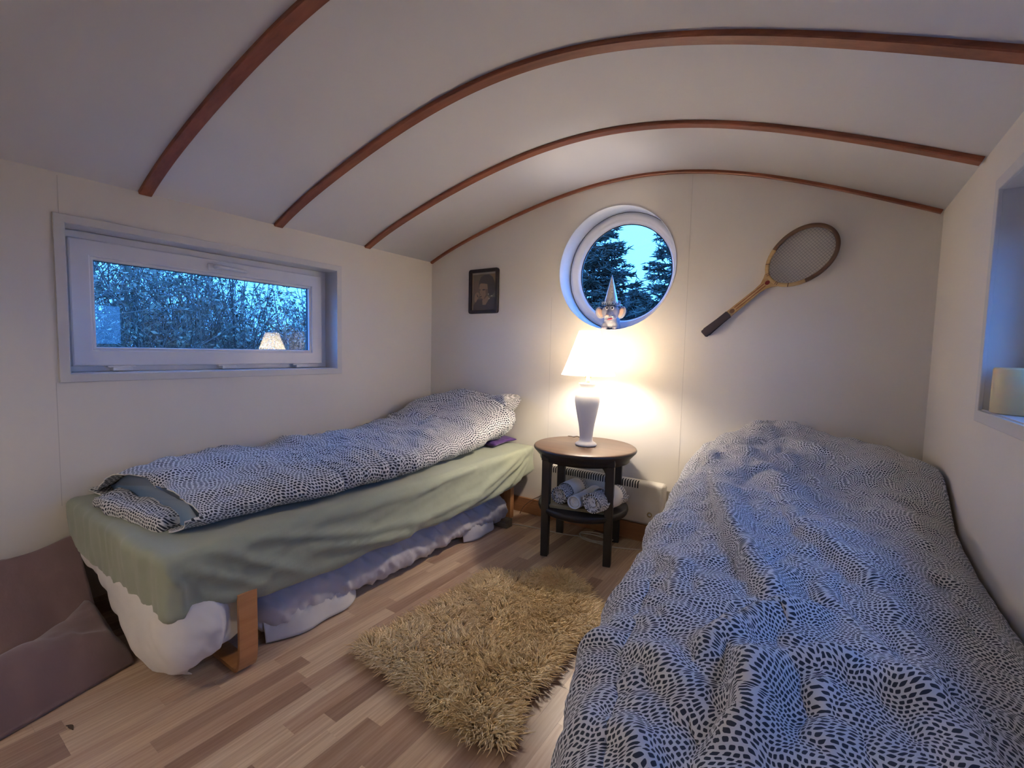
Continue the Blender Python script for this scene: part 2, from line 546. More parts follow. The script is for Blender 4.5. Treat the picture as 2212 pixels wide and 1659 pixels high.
# back wall with round opening
RC = (1.382, 1.502); RR = 0.341
def back_wall():
    n = 144
    V, F = [], []
    for side, y in ((0, 0.0), (1, TH)):
        for ring in range(2):
            for j in range(n):
                t = 2 * math.pi * j / n
                dx, dz = math.cos(t), math.sin(t)
                if ring == 0:
                    V.append((RC[0] + RR * dx, y, RC[1] + RR * dz))
                else:
                    lo, hi = RR, 4.0
                    for _ in range(50):
                        mid = (lo + hi) / 2
                        px, pz = RC[0] + mid * dx, RC[1] + mid * dz
                        ok = 0 <= px <= WX and pz >= -0.3 and pz <= float(zc(min(max(px, 0), WX))) + 0.02
                        if ok: lo = mid
                        else: hi = mid
                    V.append((RC[0] + lo * dx, y, RC[1] + lo * dz))
    # insert exact corners by snapping nearest outer verts
    for cx, cz in ((0, -0.3), (WX, -0.3), (0, float(zc(0)) + 0.02), (WX, float(zc(WX)) + 0.02)):
        best = min(range(n, 2 * n), key=lambda i: (V[i][0] - cx) ** 2 + (V[i][2] - cz) ** 2)
        V[best] = (cx, 0.0, cz); V[best + 2 * n] = (cx, TH, cz)
    for j in range(n):
        j2 = (j + 1) % n
        F.append((j, j2, n + j2, n + j))
        F.append((2 * n + j, 3 * n + j, 3 * n + j2, 2 * n + j2))
        F.append((n + j, n + j2, 3 * n + j2, 3 * n + j))
    o = fmesh('wall_back', V, F, M['wall'], smooth=False)
    return tag(o, 'cream painted end wall with a round window', 'wall', kind='structure')
wb = back_wall()
for x in (0.993, 1.783):
    z1 = float(zc(x)) - 0.02
    box('panel_joint', (x - 0.0007, -0.0006, 0.10), (x + 0.0007, 0.0002, z1 if x > 1.5 else 1.36), M['joint'], wb)
box('panel_joint', (-0.0002, -2.003, 0.40), (0.0006, -2.001, 0.873), M['joint'], wl)
box('panel_joint', (-0.0002, -1.975, 1.501), (0.0006, -1.973, 1.64), M['joint'], wl)
tag(box('wall_rear', (-TH, YB - 0.1, -0.3), (WX + TH, YB, 2.1), M['wall']), 'cream rear wall of the wagon', 'wall', kind='structure')

def make_ceiling():
    xs = np.linspace(-TH, WX + TH, 80)
    zs = zc(np.clip(xs, 0, WX))
    zs = np.where(xs < 0, zs[np.argmin(np.abs(xs))] + xs * 0.4, zs); zs = np.where(xs > WX, float(zc(WX)) - (xs - WX) * 0.4, zs)
    V, F = [], []
    n = len(xs)
    for dz in (0, 0.06):
        for y in (YB - 0.1, TH):
            for x, z in zip(xs, zs): V.append((x, y, z + dz))
    def q(a, b):
        for i in range(n - 1): F.append((a * n + i, a * n + i + 1, b * n + i + 1, b * n + i))
    q(0, 1); q(3, 2); q(1, 3); q(2, 0)
    return tag(fmesh('ceiling', V, F, M['ceiling'], smooth=True), 'white barrel vaulted ceiling with brown ribs', 'ceiling', kind='structure')
make_ceiling()

def rib(name, yc, w, t, label):
    xs = np.linspace(0.004, WX - 0.004, 90)
    zs = zc(xs)
    V, F = [], []
    n = len(xs)
    sec = [(-w / 2, 0.004), (-w / 2, -t + 0.003), (-w / 2 + 0.003, -t), (w / 2 - 0.003, -t), (w / 2, -t + 0.003), (w / 2, 0.004)]
    dz = np.gradient(zs, xs); nn = np.sqrt(1 + dz ** 2)
    wob = 0.004 * np.sin(xs * 3 + yc * 5)
    for i in range(n):
        for (a, b) in sec:
            V.append((xs[i] + (-dz[i] / nn[i]) * b, yc + a + wob[i] * 0.4, zs[i] + b / nn[i]))
    k = len(sec)
    for i in range(n - 1):
        for j in range(k):
            j2 = (j + 1) % k
            F.append((i * k + j, (i + 1) * k + j, (i + 1) * k + j2, i * k + j2))
    F.append(tuple(range(k))); F.append(tuple(range((n - 1) * k, n * k))[::-1])
    o = fmesh(name, V, F, M['rib'], smooth=False)
    return tag(o, label, 'ceiling rib', 'brown ribs across the vaulted ceiling', 'structure')
for i, (yc, w) in enumerate(((-0.012, 0.022), (-0.575, 0.042), (-1.14, 0.046), (-1.706, 0.046))):
    rib('trim_%d' % (i + 1), yc, w, 0.014,
        ['reddish brown wooden rib running along top of end wall', 'reddish brown wooden ceiling rib next to the end wall rib',
         'reddish brown wooden ceiling rib two ribs out from end wall', 'reddish brown wooden ceiling rib above the wide side window'][i])

tag(box('baseboard_back', (0.0, -0.016, 0.0), (WX, -0.0005, 0.097), M['base'], bevel=0.003), 'pine skirting board along foot of end wall', 'baseboard', kind='structure')

# floor : strips along Y
fl = tag(box('floor', (-TH, YB - 0.1, -0.06), (WX + TH, TH, -0.009), M['slab']), 'three strip laminate floor in mixed pale and dark wood', 'floor', kind='structure')
def unit_box_mesh():
    me = bpy.data.meshes.new('plank')
    v = [(x, y, z) for z in (-0.009, 0) for y in (0, 1) for x in (0, 1)]
    f = [(4, 5, 7, 6), (0, 2, 3, 1), (0, 1, 5, 4), (2, 6, 7, 3), (0, 4, 6, 2), (1, 3, 7, 5)]
    me.from_pydata(v, [], f); me.materials.append(M['plank'])
    return me
UB = unit_box_mesh()
SW = 0.0555
restV, restF = [], []
def add_plank(x, y, w, l, single):
    g = 0.00015
    if single:
        o = bpy.data.objects.new('plank', UB)
        o.location = (x + g, y + g, 0); o.scale = (w - 2 * g, l - 2 * g, 1)
        COL.objects.link(o); o.parent = fl; o.matrix_parent_inverse = Matrix.Translation(-Vector(fl.location))
    else:
        b = len(restV)
        restV.extend([(xx, yy, 0) for yy in (y + g, y + l - g) for xx in (x + g, x + w - g)])
        restF.append((b, b + 1, b + 3, b + 2))
pr = random.Random(11)
x = 0.0
ci = 0
while x < WX:
    w = min(SW, WX - x)
    y = -0.0 - pr.random() * 0.25
    ends = [0.0]
    while y > YB:
        ends.append(y); y -= pr.choice([0.20, 0.28, 0.36, 0.42, 0.48, 0.55])
    ends.append(YB)
    for a, b in zip(ends[:-1], ends[1:]):
        if a - b < 0.02: continue
        vis = (0.42 < x + w / 2 < 1.98) and a > -2.55
        add_plank(x, b, w, a - b, vis)
    x += SW
tag(fmesh('plank_field', restV, restF, M['plank'], fl, smooth=False), kind='stuff')

# ------------------------------------------------------------------ windows
def ring_frame(bm, a0, a1, b0, b1, w, d0, d1, axis='x', bevel=0.004, sgn=1):
    """mitred rectangular frame in the y/z plane, members of width w, depth d0..d1 on x"""
    def loop(i, d):
        return [bm.verts.new((d, y, z)) for y, z in ((a0 + i, b0 + i), (a1 - i, b0 + i), (a1 - i, b1 - i), (a0 + i, b1 - i))]
    L = [loop(0, d0), loop(0, d1), loop(w, d1), loop(w, d0)]
    hard = []
    for k in range(4):
        A, B = L[k], L[(k + 1) % 4]
        for j in range(4):
            bm.faces.new((A[j], A[(j + 1) % 4], B[(j + 1) % 4], B[j]))
    if bevel > 0:
        es = [e for e in bm.edges if any(e.verts[0] in l and e.verts[1] in l for l in L)]
        bmesh.ops.bevel(bm, geom=es, offset=bevel, segments=2, affect='EDGES', profile=0.5)

def side_window(name, X, s, label, detail=True):
    """X wall face, s = -1 for outward towards -x, +1 towards +x"""
    P = lambda d: X + s * d
    def fr(nm, a0, a1, b0, b1, w, d0, d1, mat, par, bev=0.004):
        bm = bmesh.new(); x0, x1 = sorted((P(d0), P(d1)))
        ring_frame(bm, a0, a1, b0, b1, w, x0, x1, bevel=bev)
        return bobj(nm, bm, mat, par)
    t = thing(name, (P(0.05), (WY0 + WY1) / 2, WZ0), label, 'window', kind='structure')
    fr('window_trim', -1.993, -0.762, 0.873, 1.502, 0.031, -0.010, 0.0, M['trim'], t, 0.002)
    fr('reveal_lining', WY0 - 0.004, WY1 + 0.004, WZ0 - 0.004, WZ1 + 0.004, 0.007, -0.002, 0.165, M['trim'], t, 0.0)
    fr('outer_frame', WY0 + 0.003, WY1 - 0.003, WZ0 + 0.003, WZ1 - 0.003, 0.035, 0.105, 0.165, M['upvc'], t)
    sash = fr('sash', -1.934, -0.828, 0.930, 1.438, 0.066, 0.085, 0.15, M['upvc'], t, 0.006)
    fr('glazing_bead', -1.870, -0.892, 0.994, 1.374, 0.014, 0.094, 0.118, M['upvc'], sash, 0.004)
    fr('gasket', -1.858, -0.904, 1.006, 1.362, 0.004, 0.110, 0.122, M['gasket'], sash, 0.0)
    x0, x1 = sorted((P(0.118), P(0.122)))
    box('pane', (x0, -1.868, 0.996), (x1, -0.894, 1.372), M['glass'], sash)
    for y in (-1.78, -1.355, -0.97):
        bm = bmesh.new(); x0, x1 = sorted((P(0.070), P(0.105)))
        bm_box(bm, (x0 - 0.006, y - 0.034, 0.910), (x1 + 0.006, y + 0.034, 0.926), 0.004)
        bm_box(bm, (x0 + 0.008, y - 0.048, 0.924), (x1 - 0.004, y + 0.048, 0.931), 0.002)
        bobj('hinge', bm, M['upvc'], t)
    h = bmesh.new(); x0, x1 = sorted((P(0.072), P(0.086)))
    bm_box(h, (x0, -1.44, 1.385), (x1, -1.375, 1.417), 0.006, 3)
    hb = bobj('handle_plate', h, M['upvc'], sash)
    pth = smooth_path([(P(0.075), -1.41, 1.401), (P(0.045), -1.408, 1.401), (P(0.038), -1.39, 1.400), (P(0.040), -1.34, 1.398), (P(0.044), -1.27, 1.395)], 24)
    V, F = tubes(pth[None], np.concatenate([np.full(8, .010), np.linspace(.010, .0085, 15), [0.002]])[None], 10)
    fmesh('handle', V, F, M['upvc'], sash)
    return t
side_window('window_1', 0.0, -1, 'wide white hopper window over the green mattress bed')
side_window('window_3', WX, 1, 'window with grey trim holding a cream candle on its sill')

def round_window():
    t = thing('window_2', (RC[0], 0.08, RC[1] - RR), 'round white porthole window in the end wall', 'window', kind='structure')
    def rg(nm, prof, mat, par, n=128):
        V, F = [], []
        for (r, y) in prof:
            for j in range(n):
                a = 2 * math.pi * j / n
                V.append((RC[0] + r * math.cos(a), y, RC[1] + r * math.sin(a)))
        k = len(prof)
        for i in range(k - 1):
            for j in range(n):
                j2 = (j + 1) % n
                F.append((i * n + j, i * n + j2, (i + 1) * n + j2, (i + 1) * n + j))
        return fmesh(nm, V, F, mat, par)
    rg('reveal_lining', [(RR + 0.001, -0.003), (RR - 0.001, -0.004), (RR - 0.003, -0.002), (RR - 0.003, 0.150), (RR + 0.002, 0.150)], M['reveal'], t)
    rg('outer_frame', [(RR - 0.0035, 0.137), (RR - 0.006, 0.132), (0.318, 0.129), (0.308, 0.131), (0.303, 0.136), (0.298, 0.137), (0.290, 0.139), (0.283, 0.146), (0.280, 0.156), (0.276, 0.162), (0.276, 0.175), (RR, 0.178)], M['upvc'], t)
    rg('gasket', [(0.2765, 0.1600), (0.2725, 0.1610), (0.2725, 0.166), (0.2765, 0.167)], M['gasket'], t)
    rg('shadow_gap', [(RR - 0.0028, 0.1345), (RR - 0.0052, 0.1335), (RR - 0.0056, 0.1338)], M['gasket'], t)
    V = [(RC[0], 0.165, RC[1])] + [(RC[0] + 0.2755 * math.cos(2 * math.pi * j / 96), 0.165, RC[1] + 0.2755 * math.sin(2 * math.pi * j / 96)) for j in range(96)]
    F = [(0, 1 + j, 1 + (j + 1) % 96) for j in range(96)]
    fmesh('pane', V, F, M['glass'], t, smooth=False)
round_window()

# ------------------------------------------------------------------ left bed
bed = thing('bed', (0.47, -1.0, 0), 'low single bed on bent birch legs under the wide window', 'bed')
box('bed_base', (0.05, -1.94, 0.185), (0.84, -0.20, 0.2105), M['white_sheet'], bed, 0.02)
def bent_leg(y):
    # strip of bent plywood: down the side, curving inwards along the floor
    pts = [(0.935, 0.262), (0.936, 0.20), (0.936, 0.10), (0.933, 0.050), (0.922, 0.018), (0.900, 0.006), (0.86, 0.006), (0.70, 0.006)]
    p = smooth_path([(a, b, 0) for a, b in pts], 40)
    V, F = [], []
    n = len(p)
    tg = np.gradient(p, axis=0); tg /= np.linalg.norm(tg, axis=1, keepdims=True)
    nr = np.stack([tg[:, 1], -tg[:, 0]], 1)
    for i in range(n):
        for (w, s) in ((-0.028, 0.006), (0.028, 0.006), (0.028, -0.006), (-0.028, -0.006)):
            V.append((p[i, 0] + nr[i, 0] * s, y + w, p[i, 1] + nr[i, 1] * s))
    for i in range(n - 1):
        for j in range(4):
            F.append((i * 4 + j, (i + 1) * 4 + j, (i + 1) * 4 + (j + 1) % 4, i * 4 + (j + 1) % 4))
    F.append((0, 1, 2, 3)); F.append(tuple((n - 1) * 4 + j for j in (3, 2, 1, 0)))
    return fmesh('leg', V, F, M['birch'], bed, smooth=False)
bent_leg(-1.782)
box('leg', (0.785, -0.165, 0.0), (0.835, -0.125, 0.25), M['birchx'], bed, 0.003)
box('leg', (0.06, -1.80, 0.0), (0.11, -1.75, 0.12), M['birchx'], bed, 0.003)
box('leg', (0.06, -0.165, 0.0), (0.11, -0.125, 0.12), M['birchx'], bed, 0.003)

SAGE_FOLDS = [([(-1.95, .40), (-1.86, .34), (-1.72, .255)], .010, .022), ([(-1.88, .43), (-1.753, .345), (-1.58, .245)], .012, .026),
              ([(-1.752, .42), (-1.518, .355), (-1.30, .30), (-1.0, .27)], .012, .022), ([(-1.56, .324), (-1.376, .277), (-1.087, .225)], .014, .026),
              ([(-1.212, .353), (-.877, .41), (-.624, .42)], .008, .016), ([(-1.087, .26), (-.62, .281), (-.316, .374), (-.15, .42)], .014, .026),
              ([(-.85, .225), (-.52, .27), (-.22, .37), (-.09, .42)], .012, .02), ([(-.55, .215), (-.33, .27), (-.12, .37)], .012, .016),
              ([(-.36, .215), (-.2, .29), (-.09, .38)], .010, .013), ([(-1.47, .40), (-1.089, .395), (-.624, .42)], .006, .018),
              ([(-2.0, .42), (-1.955, .34), (-1.95, .25)], .012, .012), ([(-1.90, .30), (-1.80, .235)], .006, .02)]
def sage_disp(P, Nn):
    X = P + np.array([0.465, -1.012, 0.325])
    d = 0.004 * fbm(X * np.array([3, 3, 5]), 3)
    side = np.clip(Nn[:, 0], 0, 1) ** 2
    yz = X[:, 1:3]
    f = 0
    for line, a, w in SAGE_FOLDS: f = f + fold(yz, line, a * 1.7, w * 0.8, 0.6)
    f = f + 0.004 * fbm(np.stack([yz[:, 0] * 5 + yz[:, 1] * 9, (yz[:, 1] - yz[:, 0] * 0.35) * 34, yz[:, 0] * 0], 1), 3)
    # billow between top edge and hem
    bl = 0.018 * np.clip((0.36 - X[:, 2]) / 0.16, 0, 1) * np.clip((X[:, 1] + 1.9) / 0.3, 0, 1)
    d = d + side * (f + bl)
    near = np.clip(-Nn[:, 1], 0, 1) ** 2
    d = d + near * (0.006 * fbm(np.stack([X[:, 0] * 26, X[:, 2] * 5, X[:, 0] * 0], 1), 3) + 0.004)
    far = np.clip(Nn[:, 1], 0, 1) ** 2
    d = d + far * 0.008 * fbm(np.stack([X[:, 0] * 26, X[:, 2] * 7, X[:, 0] * 0], 1), 3)
    # dimple at the near corner
    dm = np.linalg.norm(X - np.array([0.93, -1.99, 0.335]), axis=1)
    d = d - 0.012 * np.exp(-(dm / 0.016) ** 2)
    return d
def sage_pre(P):
    P = P.copy()
    X = P + np.array([0.465, -1.012, 0.325])
    # hem line: higher at near end, sagging along the room side
    low = np.clip((0.44 - X[:, 2]) / 0.23, 0, 1)
    hem = np.interp(X[:, 1], [-2.0, -1.85, -1.6, -1.0, -0.5, -0.28, -0.05], [0.028, 0.022, -0.005, -0.008, 0.0, 0.03, 0.075])
    hem = hem + 0.006 * np.sin(X[:, 1] * 23) * (X[:, 1] > -1.9)
    P[:, 2] += low * np.where(X[:, 0] > 0.45, hem, np.where(X[:, 1] < -1.9, 0.030, 0.0))
    P[:, 2] += 0.012 * np.interp(X[:, 1], [-2, -0.6, 0], [0, 0.2, 1]) * (1 - low)
    P[:, 1] += 0.010 * low * (X[:, 1] < -1.9)
    return P
mattress = soft_box('mattress', (0.472, -1.012, 0.325), (0.452, 0.988, 0.113), 0.032, 0.0125, M['sage'], disp=sage_disp, pre=sage_pre)
tag(mattress, 'mattress in wrinkled sage green fitted sheet under the wide window', 'mattress')

# white sheet hanging out below the green mattress at the foot end
def white_skirt():
    path = [(0.03, -1.965), (0.2, -1.975), (0.45, -1.98), (0.7, -1.985), (0.86, -1.98), (0.915, -1.955), (0.925, -1.90), (0.915, -1.84), (0.90, -1.79), (0.885, -1.765)]
    p = smooth_path([(a, b, 0) for a, b in path], 150)[:, :2]
    s = np.concatenate([[0], np.cumsum(np.linalg.norm(np.diff(p, axis=0), axis=1))])
    tg = np.gradient(p, axis=0); tg /= np.linalg.norm(tg, axis=1, keepdims=True)
    nr = np.stack([tg[:, 1], -tg[:, 0]], 1)
    bot = np.interp(s, [0, .16, .40, .52, .71, .86, .93, 1.02, 1.1, 1.2], [.20, .195, .165, .112, .045, .040, .070, .105, .115, .135])
    nz = 44
    V = []
    for i in range(len(p)):
        for k in range(nz):
            t = k / (nz - 1)
            z = 0.285 + (bot[i] - 0.285) * t
            drop = 0.285 - bot[i]
            b = (0.030 * math.sin(min(1, t * 1.05) * math.pi) ** 0.8 - 0.045 * max(0, t - 0.8) / 0.2) * min(1, drop / 0.2)
            wr = 0.016 * float(fbm(np.array([s[i] * 8, z * 6, 0.3]), 2)) + (0.007 * float(fbm(np.array([s[i] * 26 + z * 14, z * 16, 4.3]), 2)) if s[i] > 0.8 else 0.002 * float(fbm(np.array([s[i] * 26, z * 16, 4.3]), 2)))
            b += wr * (0.4 + 0.6 * t)
            b = b if s[i] < 0.98 else b * max(0.0, 1 - (s[i] - 0.98) / 0.06) - 0.012 * min(1, (s[i] - 0.98) / 0.06)
            V.append((p[i, 0] + nr[i, 0] * b, p[i, 1] + nr[i, 1] * b, z + 0.003 * math.sin(s[i] * 37) * t))
    o = fmesh('white_sheet', V, grid_faces(len(p), nz), M['white_sheet'])
    so = o.modifiers.new('thickness', 'SOLIDIFY'); so.thickness = 0.003
    return tag(o, 'white bed sheet bulging out below the green mattress at its foot', 'sheet')
white_skirt()

# rolled spare duvet under the bed
def under_roll():
    n, mm = 220, 56
    V = []
    for i in range(n):
        t = i / (n - 1)
        y = -1.70 + t * 1.50
        cap = min(1, math.sqrt(max(0, 1 - (max(0, (0.06 - t) / 0.06)) ** 2)), math.sqrt(max(0, 1 - (max(0, (t - 0.93) / 0.07)) ** 2)))
        cap = max(cap, 0.02)
        rx, rz = 0.120 * (0.35 + 0.65 * cap), 0.090 * cap
        for j in range(mm):
            a = 2 * math.pi * j / mm
            wr = 0.011 * float(fbm(np.array([y * 30 + math.sin(a) * 2.0, math.cos(a) * 1.6, math.sin(a) * 1.6]), 3)) + 0.010 * float(fbm(np.array([y * 4, math.cos(a), math.sin(a)]), 2))
            xx = 0.752 + (rx + wr) * math.cos(a)
            zz = 0.090 + (rz + wr) * math.sin(a)
            V.append((xx, y, max(0.004 + 0.003 * math.sin(a * 3), zz)))
    F = grid_faces(n, mm, True).tolist()
    F.append(list(range(mm))); F.append(list(range((n - 1) * mm, n * mm))[::-1])
    r = tag(fmesh('rolled_duvet', V, F, M['lilac']), 'rolled lilac white duvet pushed under the green mattress bed', 'duvet')
    # loose flap of its cover lying on the floor, near the bent leg, and another by the far leg
    def flap(y0, y1, xin, xout, h, seed):
        n, k = 70, 26
        V = []
        for i in range(n):
            t = i / (n - 1); y = y0 + (y1 - y0) * t
            e = max(0.02, math.sin(math.pi * min(0.999, 0.03 + t * 0.969))) ** 0.5 * (1 + 0.12 * math.sin(y * 31))
            for j in range(k):
                b = j / (k - 1)
                x = xin + (xout - xin) * b * max(0.1, e)
                z = h * math.cos(b * math.pi / 2) ** 0.8 * (0.5 + 0.5 * max(e, 0)) + 0.006
                z += (0.030 * float(fbm(np.array([y * 17 + x * 12, x * 30, seed]), 3))) * math.sin(math.pi * min(1, b + 0.15))
                V.append((x, y, max(z, 0.004)))
        o = fmesh('cover_flap', V, grid_faces(n, k), M['white_sheet'] if seed < 5 else M['lilac'], r)
        so = o.modifiers.new('thickness', 'SOLIDIFY'); so.thickness = 0.003
    flap(-1.68, -1.30, 0.83, 0.895, 0.10, 1.0)
    flap(-0.62, -0.34, 0.83, 0.880, 0.085, 9.0)
under_roll()
tag(box('wood_block', (0.80, -0.315, 0.0), (0.915, -0.255, 0.048), M['greyblock'], bevel=0.004), 'small grey wooden block on the floor by bed leg', 'block')

# ------------------------------------------------------------------ duvet bundle on the left bed
ky = np.array([-1.905, -1.80, -1.46, -1.0, -0.6, -0.38, -0.20, -0.10, -0.045])
kxl = np.array([.030, .030, .030, .035, .05, .065, .08, .12, .25])
kxr = np.array([.835, .845, .868, .862, .835, .825, .835, .80, .66])
kzt = np.array([.560, .574, .582, .582, .612, .685, .765, .765, .69])
kzb = np.array([.434, .434, .434, .434, .435, .438, .447, .47, .54])
ke = np.array([.62, .62, .64, .66, .75, .85, .95, 1.0, 1.0])
def bundle(name, mat, inset, y0, parent, capnear, n=300, mm=220, thick=None):
    V = np.zeros((n, mm, 3)); UV = np.zeros((n, mm, 2))
    ys = np.concatenate([np.linspace(y0, -0.16, n - 40), np.linspace(-0.16, -0.045, 41)[1:]])
    ph = np.linspace(0, 2 * np.pi, mm, endpoint=False) - np.pi / 2
    for i, y in enumerate(ys):
        g = lambda arr: np.interp(y, ky, arr)
        xl, xr, zt, zb, e = g(kxl) + inset, g(kxr) - inset, g(kzt) - inset, g(kzb) + inset * 0.3, g(ke)
        c, s = np.cos(ph), np.sin(ph)
        u = np.sign(c) * np.abs(c) ** e; v = np.sign(s) * np.abs(s) ** (0.9)
        px = (xl + xr) / 2 + (xr - xl) / 2 * u
        w = (px - xl) / (xr - xl)
        near = np.clip((-1.45 - y) / 0.45, 0, 1)
        mid = zb + (zt - zb) * 0.5
        pz = mid + (zt - zb) / 2 * v
        # towards the foot the wall side is only a thin corner of cover
        thin = 1 - near * 0.62 * np.clip((0.30 - w) / 0.30, 0, 1)
        pz = zb + (pz - zb) * thin
        slope = 1 - 0.10 * (1 - w) * (y < -0.5)
        pz = zb + (pz - zb) * slope
        pos = np.stack([px, np.full(mm, y), pz], 1)
        arc = np.concatenate([[0], np.cumsum(np.linalg.norm(np.diff(pos[:, [0, 2]], axis=0), axis=1))])
        nrm = np.stack([c * 0.8, np.zeros(mm), s], 1); nrm /= np.linalg.norm(nrm, axis=1, keepdims=True)
        top = np.clip((pz - zb) / 0.05, 0, 1)
        big = 0.022 * fbm(pos * np.array([4.5, 6.0, 4]), 2)
        crease = -0.016 * np.abs(fbm(np.stack([px * 4.0 + pz * 3, y * 15 + px * 5.0 * np.sin(y * 5), pz * 6], 1), 3)) + 0.004
        fine = 0.004 * fbm(np.stack([px * 20, px * 0 + y * 38, pz * 20], 1), 2)
        # long lengthwise crease in the upper face
        lw = -0.016 * np.exp(-((px - (0.47 + 0.05 * np.sin(y * 6))) / 0.025) ** 2) * (pz > mid)
        d = (big + crease + fine + lw) * top
        pos = pos + nrm * d[:, None]
        pos[:, 2] = np.maximum(pos[:, 2], zb + 0.001)
        pos[:, 0] = np.maximum(pos[:, 0], 0.006)
        if i < 14 and not capnear:
            k = (1 - i / 14.0) ** 2
            pos[:, 1] += k * (0.040 * np.clip((w - 0.34) / 0.25, 0, 1) * (s > 0) + 0.012 * fbm(np.stack([px * 16, pz * 16, px * 0 + 2], 1), 2)) - k * 0.030 * np.clip((0.30 - w) / 0.30, 0, 1)
        V[i] = pos
        UV[i, :, 0] = np.full(mm, y * 1.03) * 0.62; UV[i, :, 1] = arc * 0.62
    F = grid_faces(n, mm, True).tolist()
    F.append(list(range((n - 1) * mm, n * mm))[::-1])
    if capnear: F.append(list(range(mm)))
    # seam of the print lies underneath
    o = fmesh(name, V.reshape(-1, 3), F, mat, parent, uv=UV.reshape(-1, 2))
    if not capnear:
        so = o.modifiers.new('thickness', 'SOLIDIFY'); so.thickness = 0.004; so.offset = -1
    return o
dv = thing('folded_duvet', (0.45, -1.0, 0.43), 'duvet in lozenge print cover folded lengthwise on the green mattress', 'duvet')
cover = bundle('duvet_cover', [M['print'], M['insert'], M['white_sheet']], 0.0, -1.905, dv, False)
cover.modifiers['thickness'].material_offset = 0
cover.modifiers['thickness'].material_offset_rim = 2
cover.modifiers['thickness'].offset = -1
bundle('duvet_insert', M['insert'], 0.012, -1.868, dv, True, n=120, mm=100)
def lower_flap():
    def dsp(P, Nn):
        return 0.010 * fbm(P * np.array([12, 26, 14]) + 3, 3) - 0.003
    o = soft_box('cover_end', (0.465, -1.905, 0.4600), (0.240, 0.055, 0.0270), 0.022, 0.008, M['print'], dv, dsp, Matrix.Rotation(R(6), 4, 'Z'))
    return o
lower_flap()

# pillow corner and plum pillow beneath its head end
def pillow(name, c, half, mat, label, rot=None, sag=1.0, cat='pillow', group=None):
    def pre(P):
        P = P.copy()
        a = np.abs(P[:, 0] / half[0]); b = np.abs(P[:, 1] / half[1])
        f = (1 - a ** 3.0) * (1 - b ** 3.0)
        P[:, 2] *= 0.10 + 0.90 * np.clip(f, 0, 1) ** 0.5
        k = 1 - 0.07 * (1 - a ** 2) * b ** 4; k2 = 1 - 0.07 * (1 - b ** 2) * a ** 4
        P[:, 1] *= k; P[:, 0] *= k2
        return P
    def dsp(P, Nn): return 0.006 * fbm(P * 9, 3)
    o = soft_box(name, c, half, 0.02, 0.012, mat, None, dsp, rot, pre)
    return tag(o, label, cat, group)
pillow('pillow', (0.55, -0.115, 0.60), (0.30, 0.085, 0.09), M['print'], 'pillow in lozenge print case standing behind the folded duvet', Matrix.Rotation(R(-28), 4, 'Y'))
pillow('plum_pillow', (0.50, -0.145, 0.468), (0.29, 0.125, 0.030), M['plum'], 'flat plum purple pillow with white edge under the folded duvet')

# ------------------------------------------------------------------ mauve floor cushions
def pad(name, ys, x0, x1, top, label):
    n, k = 90, 60
    V = np.zeros((2, n, k, 3))
    yy = np.linspace(ys[0], ys[-1], n)
    for i, y in enumerate(yy):
        a = (i / (n - 1))
        xa, xb = np.interp(-y, [-q for q in ys], x0), np.interp(-y, [-q for q in ys], x1)
        b = np.linspace(0, 1, k)
        xs = xa + (xb - xa) * b
        h = top(a, b, xs, y)
        h = h + 0.018 * fbm(np.stack([xs * 7, np.full(k, y * 7), xs * 0], 1), 3)
        h = np.maximum(h, 0.012)
        V[0, i] = np.stack([xs, np.full(k, y), h], 1)
        V[1, i] = np.stack([xs, np.full(k, y), np.full(k, 0.003)], 1)
    F = grid_faces(n, k).tolist()
    o2 = n * k
    F += [[o2 + f[0], o2 + f[3], o2 + f[2], o2 + f[1]] for f in grid_faces(n, k).tolist()]
    rim = [i * k for i in range(n)] + [(n - 1) * k + j for j in range(1, k)] + [i * k + k - 1 for i in range(n - 2, -1, -1)] + [j for j in range(k - 2, 0, -1)]
    for a, b in zip(rim, rim[1:] + rim[:1]): F.append([a, b, o2 + b, o2 + a])
    return tag(fmesh(name, V.reshape(-1, 3), F, M['mauve']), label, 'cushion')
def top_front(a, b, xs, y):
    prof = 0.175 * np.sin(np.pi * np.clip(b * 0.93 + 0.07, 0, 1)) ** 0.55 * (1 - 0.45 * b)
    return prof * min(1, (a / 0.05 + 0.15)) ** 0.5 * (1 if a < 0.85 else math.sqrt(max(0.01, 1 - ((a - 0.85) / 0.15) ** 2)))
def top_back(a, b, xs, y):
    p = np.interp(b, [0, .06, .2, .45, .7, 1.0], [.20, .265, .285, .20, .10, .02])
    return (p - 0.03 * a) * (1 if a < 0.85 else math.sqrt(max(0.01, 1 - ((a - 0.85) / 0.15) ** 2)))
pad('floor_cushion', [-1.975, -2.08, -2.28, -2.6, -2.85], [.20, .31, .50, .58, .62], [.605, .635, .69, .76, .78], top_front, 'mauve floor cushion lying on the laminate at the foot of the bed')
pad('floor_cushion', [-1.985, -2.2, -2.5, -2.8], [.012, .012, .012, .012], [.36, .43, .46, .46], top_back, 'mauve floor cushion slumped against the wall at the foot of the bed')

# ------------------------------------------------------------------ right bed
rb = thing('bed', (2.33, -1.1, 0), 'single bed along the wall with the candle window', 'bed')
box('bed_base', (2.14, -1.88, 0.16), (2.72, -0.06, 0.28), M['white_sheet'], rb, 0.015)
for lx in (2.16, 2.64):
    for ly in (-1.82, -0.14):
        box('leg', (lx, ly, 0.0), (lx + 0.05, ly + 0.05, 0.16), M['birchx'], rb, 0.004)
tag(soft_box('mattress', (2.425, -0.985, 0.355), (0.295, 0.925, 0.073), 0.04, 0.03, M['sage']), 'mattress hidden under the spread lozenge print duvet', 'mattress')

